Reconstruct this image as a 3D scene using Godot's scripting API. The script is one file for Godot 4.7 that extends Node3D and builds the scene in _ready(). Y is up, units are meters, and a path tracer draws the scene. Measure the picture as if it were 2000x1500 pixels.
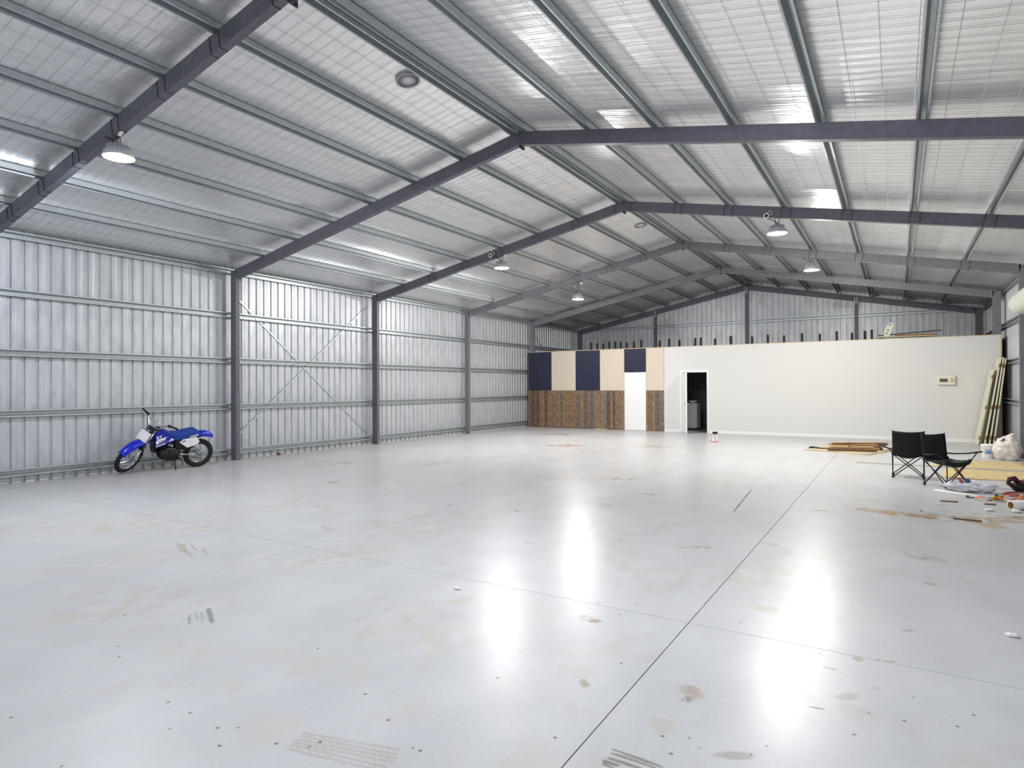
extends Node3D
# A steel portal-frame shed: x runs across (left columns at 0), y up, depth s into the shed is -z.

const FRAME_S = [-0.43, 3.945, 8.357, 12.716, 17.095, 21.482, 25.90]   # the portal frames along the shed
const FRONT_S = -4.8
const BACK_S = 26.02
const WIDTH = 14.6
const APEX_X = 7.3
const PITCH = 0.1953
const KNEE_Y = 3.9985
const RAFTER_V = 0.209          # rafter depth, measured upright
const HAT_H = 0.10              # height of a top-hat purlin
const PURLIN_X = [0.945, 2.01, 3.05, 4.09, 5.14, 6.185, 7.20, 7.40, 8.49, 9.515, 10.55, 11.58, 12.61, 13.65]
const GIRT_Y = [0.187, 1.18, 2.205, 3.21, 4.18]
const PART_S = 21.36            # front face of the partition
const PART_H = 2.955

var M := {}
var taken := {}
var rng := RandomNumberGenerator.new()


func V(x: float, y: float, s: float) -> Vector3:
	return Vector3(x, y, -s)


func under(x: float) -> float:   # height of the rafters' underside
	return KNEE_Y + PITCH * (x if x < APEX_X else 2.0 * APEX_X - x)


# ---------------------------------------------------------------- mesh helpers
func nst(smooth := false) -> SurfaceTool:
	var st := SurfaceTool.new()
	st.begin(Mesh.PRIMITIVE_TRIANGLES)
	st.set_smooth_group(0 if smooth else -1)
	return st


func tri(st: SurfaceTool, a: Vector3, b: Vector3, c: Vector3) -> void:
	st.add_vertex(a); st.add_vertex(c); st.add_vertex(b)


func qd(st: SurfaceTool, a: Vector3, b: Vector3, c: Vector3, d: Vector3) -> void:
	tri(st, a, b, c); tri(st, a, c, d)


func bx(st: SurfaceTool, c: Vector3, s: Vector3, b := Basis()) -> void:
	var h := s * 0.5
	var p := []
	for k in 8:
		p.append(c + b * Vector3(h.x if k & 1 else -h.x, h.y if k & 2 else -h.y, h.z if k & 4 else -h.z))
	qd(st, p[4], p[5], p[7], p[6]); qd(st, p[1], p[0], p[2], p[3])
	qd(st, p[5], p[1], p[3], p[7]); qd(st, p[0], p[4], p[6], p[2])
	qd(st, p[6], p[7], p[3], p[2]); qd(st, p[0], p[1], p[5], p[4])


func bar(st: SurfaceTool, a: Vector3, b: Vector3) -> void:   # box between two corners
	bx(st, (a + b) * 0.5, (b - a).abs())


func bevel(st: SurfaceTool, c: Vector3, s: Vector3, r: float, b := Basis()) -> void:   # box with chamfered edges
	var h := s * 0.5
	var P := func(sx: float, sy: float, sz: float, ax: int) -> Vector3:
		var v := Vector3(sx * (h.x - r), sy * (h.y - r), sz * (h.z - r))
		v[ax] += r * [sx, sy, sz][ax]
		return c + b * v
	for s1 in [-1.0, 1.0]:
		qd(st, P.call(s1, -1, -s1, 0), P.call(s1, 1, -s1, 0), P.call(s1, 1, s1, 0), P.call(s1, -1, s1, 0))
		qd(st, P.call(-s1, s1, -1, 1), P.call(-s1, s1, 1, 1), P.call(s1, s1, 1, 1), P.call(s1, s1, -1, 1))
		qd(st, P.call(-1, -s1, s1, 2), P.call(1, -s1, s1, 2), P.call(1, s1, s1, 2), P.call(-1, s1, s1, 2))
		for s2 in [-1.0, 1.0]:
			qd(st, P.call(s1, s2, -1, 0), P.call(s1, s2, 1, 0), P.call(s1, s2, 1, 1), P.call(s1, s2, -1, 1))
			qd(st, P.call(s1, -1, s2, 0), P.call(s1, 1, s2, 0), P.call(s1, 1, s2, 2), P.call(s1, -1, s2, 2))
			qd(st, P.call(-1, s1, s2, 1), P.call(1, s1, s2, 1), P.call(1, s1, s2, 2), P.call(-1, s1, s2, 2))
			for s3 in [-1.0, 1.0]:
				tri(st, P.call(s1, s2, s3, 0), P.call(s1, s2, s3, 1), P.call(s1, s2, s3, 2))


func tube(st: SurfaceTool, pts: Array, r, n := 8, caps := true) -> void:   # r: a number or one radius per point
	var rings := []
	var side := Vector3.ZERO
	for i in pts.size():
		var d: Vector3 = (pts[mini(i + 1, pts.size() - 1)] - pts[maxi(i - 1, 0)]).normalized()
		if side == Vector3.ZERO:
			side = d.cross(Vector3.UP if absf(d.y) < 0.9 else Vector3.RIGHT).normalized()
		else:
			side = (side - d * side.dot(d)).normalized()
		var up := d.cross(side)
		var rad: float = r[i] if r is Array else r
		var ring := []
		for k in n:
			var a := TAU * k / n
			ring.append(pts[i] + (side * cos(a) + up * sin(a)) * rad)
		rings.append(ring)
	loft(st, rings, true, caps)


func loft(st: SurfaceTool, rings: Array, closed := true, caps := true) -> void:
	for i in rings.size() - 1:
		var a: Array = rings[i]
		var b: Array = rings[i + 1]
		var n := a.size()
		for k in (n if closed else n - 1):
			qd(st, a[k], a[(k + 1) % n], b[(k + 1) % n], b[k])
	if caps and closed:
		for e in [0, rings.size() - 1]:
			var ring: Array = rings[e]
			var mid := Vector3.ZERO
			for p in ring: mid += p
			mid /= ring.size()
			for k in ring.size():
				if e == 0: tri(st, mid, ring[(k + 1) % ring.size()], ring[k])
				else: tri(st, mid, ring[k], ring[(k + 1) % ring.size()])


func lathe(st: SurfaceTool, prof: Array, n: int, xf := Transform3D(), capped := true) -> void:   # prof: Vector2(radius, height), turned round y
	var rings := []
	for p in prof:
		var ring := []
		for k in n:
			var a := TAU * k / n
			ring.append(xf * Vector3(p.x * cos(a), p.y, p.x * sin(a)))
		rings.append(ring)
	loft(st, rings, true, capped)


func prism(st: SurfaceTool, poly: PackedVector2Array, o: Vector3, u: Vector3, v: Vector3, w: Vector3) -> void:   # polygon in u, v swept along w
	var a := []
	var b := []
	for p in poly:
		a.append(o + u * p.x + v * p.y)
		b.append(o + u * p.x + v * p.y + w)
	for k in a.size():
		qd(st, a[k], a[(k + 1) % a.size()], b[(k + 1) % a.size()], b[k])
	var t := Geometry2D.triangulate_polygon(poly)
	for k in range(0, t.size(), 3):
		tri(st, a[t[k]], a[t[k + 2]], a[t[k + 1]])
		tri(st, b[t[k]], b[t[k + 1]], b[t[k + 2]])


func slab(st: SurfaceTool, grid: Array, thick: Vector3) -> void:   # a sheet given as rows of points, with thickness
	var rows := grid.size()
	var cols: int = grid[0].size()
	for i in rows - 1:
		for k in cols - 1:
			qd(st, grid[i][k], grid[i][k + 1], grid[i + 1][k + 1], grid[i + 1][k])
			qd(st, grid[i][k] + thick, grid[i + 1][k] + thick, grid[i + 1][k + 1] + thick, grid[i][k + 1] + thick)
	for i in rows - 1:
		qd(st, grid[i][0], grid[i + 1][0], grid[i + 1][0] + thick, grid[i][0] + thick)
		qd(st, grid[i][cols - 1], grid[i][cols - 1] + thick, grid[i + 1][cols - 1] + thick, grid[i + 1][cols - 1])
	for k in cols - 1:
		qd(st, grid[0][k], grid[0][k] + thick, grid[0][k + 1] + thick, grid[0][k + 1])
		qd(st, grid[rows - 1][k], grid[rows - 1][k + 1], grid[rows - 1][k + 1] + thick, grid[rows - 1][k] + thick)


func torus(st: SurfaceTool, big: float, rx: float, ry: float, n: int, m: int, xf := Transform3D()) -> void:   # ring round x
	var rings := []
	for i in n + 1:
		var a := TAU * i / n
		var ring := []
		for k in m:
			var b := TAU * k / m
			var rad := big + rx * cos(b)
			ring.append(xf * Vector3(ry * sin(b), rad * cos(a), rad * sin(a)))
		rings.append(ring)
	loft(st, rings, true, false)


func mesh_of(st: SurfaceTool) -> ArrayMesh:
	st.generate_normals()
	return st.commit()


# ---------------------------------------------------------------- scene tree helpers
func put(o: Node, called: String, parent: Node = self) -> void:
	var key := str(parent.get_instance_id()) + called
	var n: int = taken.get(key, 0)
	taken[key] = n + 1
	o.name = called if n == 0 else "%s_%03d" % [called, n]
	parent.add_child(o, true)


func place(called: String, mesh: Mesh, m: Material, parent: Node = self, at := Transform3D()) -> MeshInstance3D:
	var o := MeshInstance3D.new()
	o.mesh = mesh
	o.material_override = m
	o.transform = at
	o.cast_shadow = GeometryInstance3D.SHADOW_CASTING_SETTING_ON
	put(o, called, parent)
	return o


func obj(called: String, st: SurfaceTool, m: Material, parent: Node = self) -> MeshInstance3D:
	return place(called, mesh_of(st), m, parent)


func tag(o: Node, label: String, category := "", group := "", kind := "") -> void:
	if label: o.set_meta("label", label)
	if category: o.set_meta("category", category)
	if group: o.set_meta("group", group)
	if kind: o.set_meta("kind", kind)


func thing(called: String, label: String, category: String, at := Vector3.ZERO, turn := 0.0, group := "") -> Node3D:
	var o := Node3D.new()
	o.position = at
	o.rotation.y = turn
	put(o, called)
	tag(o, label, category, group)
	return o


# ---------------------------------------------------------------- materials
func rgb8(r: float, g: float, b: float) -> Color:
	return Color(r / 255.0, g / 255.0, b / 255.0)


func mat(key: String, c: Color, rough := 0.6, metal := 0.0, spec := 0.5) -> StandardMaterial3D:
	var m := StandardMaterial3D.new()
	m.albedo_color = c
	m.roughness = rough
	m.metallic = metal
	m.metallic_specular = spec
	m.resource_name = key
	M[key] = m
	return m


func noise(freq: float, octaves := 4, sd := 1, kind := FastNoiseLite.TYPE_SIMPLEX_SMOOTH) -> FastNoiseLite:
	var n := FastNoiseLite.new()
	n.noise_type = kind
	n.frequency = freq
	n.fractal_octaves = octaves
	n.seed = sd
	return n


func noise_tex(n: FastNoiseLite, w := 512, h := 512, ramp: Gradient = null, as_normal := false, strength := 4.0) -> Texture2D:
	var im: Image = n.get_seamless_image(w, h, false, false, 0.1)
	if as_normal:
		im.convert(Image.FORMAT_RGBA8)
		im.bump_map_to_normal_map(strength)
		return ImageTexture.create_from_image(im)
	if ramp:
		im.convert(Image.FORMAT_L8)
		var src := im.get_data()
		var out := PackedByteArray()
		out.resize(src.size() * 3)
		var lut := []
		for k in 256: lut.append(ramp.sample(k / 255.0))
		for k in src.size():
			var c: Color = lut[src[k]]
			out[k * 3] = int(c.r * 255.0); out[k * 3 + 1] = int(c.g * 255.0); out[k * 3 + 2] = int(c.b * 255.0)
		im = Image.create_from_data(w, h, false, Image.FORMAT_RGB8, out)
	return ImageTexture.create_from_image(im)


func ramp_of(stops: Array) -> Gradient:
	var g := Gradient.new()
	var o := PackedFloat32Array()
	var c := PackedColorArray()
	for s in stops:
		o.append(s[0]); c.append(s[1])
	g.offsets = o
	g.colors = c
	return g


func tri_map(m: StandardMaterial3D, scale: Vector3, world := false) -> void:
	m.uv1_triplanar = true
	m.uv1_world_triplanar = world
	m.uv1_scale = scale


func make_materials() -> void:
	# painted steel of the frames: blue-grey primer with a faint mottle
	var steel := mat("steel", Color.WHITE, 0.42, 0.0, 0.5)
	steel.albedo_texture = noise_tex(noise(0.02, 5, 3), 256, 256, ramp_of([[0.0, rgb8(92, 92, 102)], [0.5, rgb8(100, 100, 111)], [1.0, rgb8(110, 110, 120)]]))
	tri_map(steel, Vector3(1.5, 1.5, 1.5))
	var pale := steel.duplicate() as StandardMaterial3D  # same steel with lamp light painted into its colour
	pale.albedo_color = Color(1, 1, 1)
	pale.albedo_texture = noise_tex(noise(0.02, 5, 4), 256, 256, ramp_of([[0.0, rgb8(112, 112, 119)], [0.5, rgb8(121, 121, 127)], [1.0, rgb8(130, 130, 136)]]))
	M["steel_lamplit"] = pale
	# galvanised top-hat sections
	var galv := mat("galv", Color.WHITE, 0.42, 0.6)
	galv.albedo_texture = noise_tex(noise(0.05, 3, 5, FastNoiseLite.TYPE_CELLULAR), 256, 256, ramp_of([[0.0, rgb8(172, 180, 184)], [1.0, rgb8(204, 210, 213)]]))
	tri_map(galv, Vector3(2, 2, 2))
	# inside face of the wall sheets
	var clad := mat("clad", Color.WHITE, 0.42, 0.45)
	clad.albedo_texture = noise_tex(noise(0.012, 5, 8), 512, 512, ramp_of([[0.0, rgb8(180, 185, 191)], [0.5, rgb8(196, 200, 205)], [1.0, rgb8(206, 209, 213)]]))
	tri_map(clad, Vector3(0.6, 0.25, 0.6))
	mat("skin", rgb8(120, 122, 126), 0.7)
	# foil face of the roof blanket: crinkled along the slope
	var foil := mat("foil", rgb8(250, 250, 251), 0.33, 0.75)
	foil.normal_enabled = true
	foil.normal_texture = noise_tex(noise(0.02, 4, 11), 512, 512, null, true, 5.0)
	foil.normal_scale = 0.2
	mat("wire", rgb8(178, 181, 184), 0.5, 0.3)
	mat("black", rgb8(22, 22, 24), 0.6)
	mat("white_paint", rgb8(236, 236, 234), 0.55)
	mat("plaster", rgb8(217, 217, 215), 0.6)
	mat("door_white", rgb8(240, 241, 242), 0.4)
	mat("navy", rgb8(38, 42, 66), 0.4, 0.0, 0.4)
	mat("cream", rgb8(214, 203, 186), 0.45)
	mat("screw", rgb8(190, 195, 200), 0.3, 0.7)
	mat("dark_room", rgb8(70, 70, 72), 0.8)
	var pine := mat("pine", Color.WHITE, 0.65)
	pine.albedo_texture = noise_tex(noise(0.03, 4, 21), 256, 256, ramp_of([[0.0, rgb8(190, 158, 116)], [0.5, rgb8(216, 190, 150)], [1.0, rgb8(230, 210, 176)]]))
	tri_map(pine, Vector3(4, 4, 0.6))
	# weathered boards: long grey-brown streaks
	for k in 6:
		var tone: Array = [[rgb8(96, 76, 60), rgb8(150, 122, 98)], [rgb8(98, 88, 80), rgb8(144, 130, 118)], [rgb8(112, 84, 60), rgb8(172, 136, 100)], [rgb8(84, 74, 66), rgb8(128, 112, 100)], [rgb8(108, 90, 74), rgb8(158, 136, 114)], [rgb8(78, 60, 48), rgb8(122, 94, 74)]][k]
		var w := mat("board%d" % k, Color.WHITE, 0.8)
		w.albedo_texture = noise_tex(noise(0.03, 5, 31 + k), 256, 256, ramp_of([[0.15, tone[0].darkened(0.35)], [0.4, tone[0]], [0.62, tone[1]], [0.9, tone[1].lightened(0.15)]]))
		tri_map(w, Vector3(9.0, 0.55, 9.0))
	mat("lens", rgb8(255, 255, 255), 0.3)
	mat("alloy", rgb8(176, 180, 184), 0.32, 0.8)
	mat("chrome", rgb8(214, 216, 220), 0.15, 1.0)
	mat("rubber", rgb8(24, 24, 25), 0.75)
	mat("engine", rgb8(30, 30, 32), 0.45, 0.3)
	mat("bike_blue", rgb8(12, 32, 190), 0.22)
	mat("bike_blue_dark", rgb8(12, 24, 150), 0.25)
	mat("vinyl_blue", rgb8(14, 60, 152), 0.55)
	mat("bike_white", rgb8(238, 238, 242), 0.3)
	mat("decal_blue", rgb8(24, 28, 110), 0.4)
	mat("decal_black", rgb8(26, 26, 34), 0.4)


func _ready() -> void:
	rng.seed = 7
	make_camera()
	make_materials()
	make_lamps()
	make_floor()
	make_roof()
	make_walls()
	make_frames()
	make_partition()
	make_fittings()
	make_bike()
	make_chairs()
	make_clutter()


func make_camera() -> void:
	var cam := Camera3D.new()
	cam.fov = rad_to_deg(2.0 * atan(750.0 / 1208.98))
	cam.position = V(12.355, 1.6007, 0.0)
	cam.rotation_order = EULER_ORDER_YXZ
	cam.rotation = Vector3(0.0042, 0.5566, -0.0038)
	cam.near = 0.05
	cam.far = 200.0
	put(cam, "camera")
	cam.make_current()
	var env := Environment.new()
	env.background_mode = Environment.BG_COLOR
	env.background_color = rgb8(20, 22, 26)
	env.tonemap_mode = Environment.TONE_MAPPER_LINEAR
	env.tonemap_exposure = 1.0
	env.sdfgi_enabled = true
	env.ssao_enabled = true
	env.ssil_enabled = true
	var we := WorldEnvironment.new()
	we.environment = env
	put(we, "world_environment")


# ---------------------------------------------------------------- lamps
const LAMPS = [   # x, y of the lens, s, colour, energy, label
	[3.98, 4.56, 4.03, Color(0.97, 0.98, 1.0), 0.9, "white high bay lamp hanging nearest the camera at upper left"],
	[10.42, 4.56, 4.03, Color(0.97, 0.98, 1.0), 1.0, "white high bay lamp hanging from the nearest frame, just above the picture"],
	[4.10, 4.55, 12.80, Color(1.0, 0.985, 0.97), 1.1, "white high bay lamp on the left slope, left of two lit lamps"],
	[10.41, 4.56, 12.80, Color(1.0, 0.99, 0.97), 1.15, "bright high bay lamp on the right slope under a round white sensor"],
	[4.06, 4.30, 17.18, Color(1.0, 0.98, 0.965), 1.15, "high bay lamp on long cords at the left, nearest the dark loft"],
	[10.55, 4.53, 17.18, Color(1.0, 0.98, 0.945), 1.15, "yellowish high bay lamp on the right slope nearest the partition"],
	[4.0, 4.56, -2.6, Color(0.97, 0.98, 1.0), 0.6, "added unseen high bay lamp behind the camera on the left slope"],  # added pair out of view, tuned for overall brightness
	[10.5, 4.56, -2.6, Color(0.97, 0.98, 1.0), 0.6, "added unseen high bay lamp behind the camera on the right slope"],
]
const FACE_ENERGY = 9.9
const RIM_ENERGY = 5.2


func make_lamps() -> void:
	var housing := nst(true)
	lathe(housing, [Vector2(0.0, 0.17), Vector2(0.045, 0.17), Vector2(0.05, 0.13), Vector2(0.09, 0.12), Vector2(0.125, 0.07), Vector2(0.168, 0.035), Vector2(0.178, 0.0), Vector2(0.182, -0.036), Vector2(0.175, -0.036), Vector2(0.168, -0.01), Vector2(0.0, 0.0)], 28)
	var fins := nst()
	for k in 16:
		var a := TAU * k / 16.0
		bx(fins, Vector3(cos(a) * 0.10, 0.085, sin(a) * 0.10), Vector3(0.07, 0.06, 0.006), Basis(Vector3.UP, -a))
	var lens := nst(true)
	lathe(lens, [Vector2(0.168, -0.012), Vector2(0.166, -0.024), Vector2(0.14, -0.034), Vector2(0.10, -0.041), Vector2(0.05, -0.045), Vector2(0.0, -0.046)], 28)
	var hm := mesh_of(housing)
	var fm := mesh_of(fins)
	var lm := mesh_of(lens)
	for L in LAMPS:
		var t := thing("high_bay_lamp", L[5], "lamp", V(L[0], L[1], L[2]), 0.0, "high bay lamps under the roof")
		place("housing", hm, mat("lamp_housing", rgb8(190, 192, 196), 0.4, 0.3), t)
		place("heat_sink", fm, M.lamp_housing, t)
		var glow := mat("lamp_glow", L[3], 0.4)
		glow.emission_enabled = true
		glow.emission = L[3]
		glow.emission_energy_multiplier = 14.0
		place("lens", lm, glow, t)
		var top: float = under(L[0]) + 0.05 - L[1]
		var c := nst(true)
		for k in [-1, 1]:
			c = nst(true)
			tube(c, [Vector3(0.04 * k, 0.16, 0), Vector3(0.035 * k, 0.22, 0.0), Vector3(0.03 * k, top, -0.0)], 0.006, 6)
			obj("hanging_cord", c, M.black, t)
		var loop := nst(true)
		var pts := []
		for k in 13:
			var a := k / 12.0
			pts.append(Vector3(-0.16 * sin(PI * a) + 0.03 * sin(9.0 * a), lerpf(0.16, top + 0.1, a), 0.05 + 0.06 * sin(TAU * a)))
		tube(loop, pts, 0.007, 6)
		obj("supply_cable", loop, M.black, t)
		var plug := nst()
		bevel(plug, Vector3(0.13, lerpf(0.14, top, 0.75), 0.04), Vector3(0.09, 0.035, 0.04), 0.008, Basis(Vector3.BACK, 0.5))
		obj("plug", plug, M.white_paint, t)
		# the flat face of the lens shines down, its domed rim to the sides
		var face := AreaLight3D.new()
		face.area_size = Vector2(0.24, 0.24)
		face.light_color = L[3]
		face.light_energy = FACE_ENERGY * L[4]
		face.shadow_enabled = true
		face.rotation.x = -PI / 2
		face.position = Vector3(0, -0.055, 0)
		face.set("area_range", 60.0)
		face.set("area_attenuation", 2.0)
		put(face, "lens_light", t)
		var li := OmniLight3D.new()
		li.light_size = 0.01
		li.light_color = L[3]
		li.light_energy = RIM_ENERGY * L[4]
		li.shadow_enabled = true
		li.position = Vector3(0, -0.058, 0)
		li.omni_range = 60.0
		li.omni_attenuation = 2.0
		put(li, "lamp_light", t)


# ---------------------------------------------------------------- floor
func floor_texture() -> ImageTexture:
	var W := 2048
	var H := 2048
	var a: PackedByteArray = noise(0.004, 4, 41).get_image(W, H).get_data()
	var b: PackedByteArray = noise(0.03, 5, 43).get_image(W, H).get_data()
	var n2 := noise(0.012, 4, 47)
	var c: PackedByteArray = n2.get_image(W, H).get_data()
	var d: PackedByteArray = noise(0.25, 2, 53).get_image(W, H).get_data()
	var out := PackedByteArray()
	out.resize(W * H * 3)
	var base := [192.0, 193.0, 195.0]
	var dirt := [182.0, 172.0, 155.0]
	for k in W * H:
		var g := clampf((a[k] - 118.0) / 90.0, 0.0, 1.0) * clampf((b[k] + 0.5 * c[k] - 170.0) / 70.0, 0.0, 1.0)
		g = clampf(0.42 * g + (0.08 if d[k] > 196 and c[k] > 128 else 0.0), 0.0, 0.8)
		var t := (c[k] - 128.0) * 0.05 + (d[k] - 128.0) * 0.025
		out[k * 3] = int(base[0] + t + (dirt[0] - base[0]) * g)
		out[k * 3 + 1] = int(base[1] + t + (dirt[1] - base[1]) * g)
		out[k * 3 + 2] = int(base[2] + t + (dirt[2] - base[2]) * g)
	var blend := func(px: int, py: int, r: float, gg: float, bb: float, al: float) -> void:
		if px < 0 or py < 0 or px >= W or py >= H: return
		var k := (py * W + px) * 3
		out[k] = int(lerpf(out[k], r, al)); out[k + 1] = int(lerpf(out[k + 1], gg, al)); out[k + 2] = int(lerpf(out[k + 2], bb, al))
	var mx := W / 15.4
	var ms := H / 21.0
	for q in PATCHES:
		var big := maxf(q[2], q[3])
		for py in range(int((q[1] - big - 1.0) * ms), int((q[1] + big - 1.0) * ms) + 1):
			for px in range(int((q[0] - big + 0.4) * mx), int((q[0] + big + 0.4) * mx) + 1):
				if px < 0 or py < 0 or px >= W or py >= H: continue
				var dx: float = px / mx - 0.4 - q[0]
				var ds: float = py / ms + 1.0 - q[1]
				var u: float = (dx * cos(q[4]) + ds * sin(q[4])) / q[2]
				var v: float = (-dx * sin(q[4]) + ds * cos(q[4])) / q[3]
				var k := py * W + px
				var e: float = 1.0 - u * u - v * v + (b[k] - 128.0) / 110.0
				if e > 0.0 and b[k] + d[k] * 0.5 > 175: blend.call(px, py, q[5], q[6], q[7], minf(e * 1.2, 1.0) * q[8] * 0.85)
	for q in MARKS:
		var p0 := Vector2(q[0], q[1])
		var p1 := Vector2(q[2], q[3])
		for py in range(int((minf(q[1], q[3]) - 1.15) * ms), int((maxf(q[1], q[3]) - 0.85) * ms) + 1):
			for px in range(int((minf(q[0], q[2]) + 0.25) * mx), int((maxf(q[0], q[2]) + 0.55) * mx) + 1):
				if px < 0 or py < 0 or px >= W or py >= H: continue
				var p := Vector2(px / mx - 0.4, py / ms + 1.0)
				var near := Geometry2D.get_closest_point_to_segment(p, p0, p1)
				var k := py * W + px
				var e: float = 1.0 - p.distance_to(near) / (maxf(q[4] * (0.5 if q[4] < 0.05 else 1.0), 0.009) * (0.55 + b[k] / 255.0))
				if e > 0.0 and c[k] > 70 and (q[4] < 0.05 or b[k] + 0.4 * d[k] > 150): blend.call(px, py, q[5], q[6], q[7], minf(e * 2.0, 1.0) * q[8])
	for q in SPECKS:
		blend.call(int((q[0] + 0.4) * mx), int((q[1] - 1.0) * ms), 60.0, 52.0, 44.0, 0.85)
		if q[2] > 0.014: blend.call(int((q[0] + 0.4) * mx) + 1, int((q[1] - 1.0) * ms), 70.0, 60.0, 50.0, 0.8)
	return ImageTexture.create_from_image(Image.create_from_data(W, H, false, Image.FORMAT_RGB8, out))


func make_floor() -> void:
	var fm := mat("floor_paint", Color.WHITE, 1.0, 0.0, 0.3)
	fm.albedo_texture = floor_texture()
	fm.roughness_texture = noise_tex(noise(0.02, 5, 61), 512, 512, ramp_of([[0.0, Color(0.28, 0.28, 0.28)], [0.5, Color(0.31, 0.31, 0.31)], [1.0, Color(0.34, 0.34, 0.34)]]))
	fm.roughness_texture_channel = BaseMaterial3D.TEXTURE_CHANNEL_RED
	var root := obj("floor", _bar(V(-0.6, -0.2, FRONT_S - 0.1), V(15.3, -0.03, BACK_S + 0.1)), mat("joint_fill", rgb8(96, 97, 100), 0.9))
	tag(root, "pale grey painted concrete floor with saw cuts and dirt", "", "", "structure")
	var xs := [-0.4, 7.30, 11.15, 15.02]
	var gap := [0.0, 0.0035, 0.006, 0.0]
	var ss := [FRONT_S, 4.185, BACK_S]
	for i in 3:
		for k in 2:
			var x0: float = xs[i] + gap[i] * 0.5
			var x1: float = xs[i + 1] - gap[i + 1] * 0.5
			var s0: float = ss[k] + (0.002 if k == 1 else 0.0)
			var s1: float = ss[k + 1] - (0.002 if k == 0 else 0.0)
			var st := nst()
			var uv := func(p: Vector3) -> Vector2: return Vector2((p.x + 0.4) / 15.4, (-p.z - 1.0) / 21.0)
			var c := [V(x0, 0, s0), V(x1, 0, s0), V(x1, 0, s1), V(x0, 0, s1)]
			var dn := Vector3(0, -0.028, 0)
			for f in [[c[0], c[1], c[2], c[3]], [c[0] + dn, c[1] + dn, c[1], c[0]], [c[1] + dn, c[2] + dn, c[2], c[1]], [c[2] + dn, c[3] + dn, c[3], c[2]], [c[3] + dn, c[0] + dn, c[0], c[3]]]:
				for t in [0, 2, 1, 0, 3, 2]:
					st.set_uv(uv.call(f[t]))
					st.add_vertex(f[t])
			obj("slab_panel", st, fm, root)


func _bar(a: Vector3, b: Vector3) -> SurfaceTool:
	var st := nst()
	bar(st, a, b)
	return st


# ---------------------------------------------------------------- roof
func hat_profile() -> PackedVector2Array:   # open side down; the crown is at HAT_H
	var t := 0.0025
	return PackedVector2Array([Vector2(-0.06, 0), Vector2(-0.038, 0), Vector2(-0.022, HAT_H - t), Vector2(0.022, HAT_H - t), Vector2(0.038, 0), Vector2(0.06, 0), Vector2(0.06, t), Vector2(0.04, t), Vector2(0.024, HAT_H), Vector2(-0.024, HAT_H), Vector2(-0.04, t), Vector2(-0.06, t)])


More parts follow.
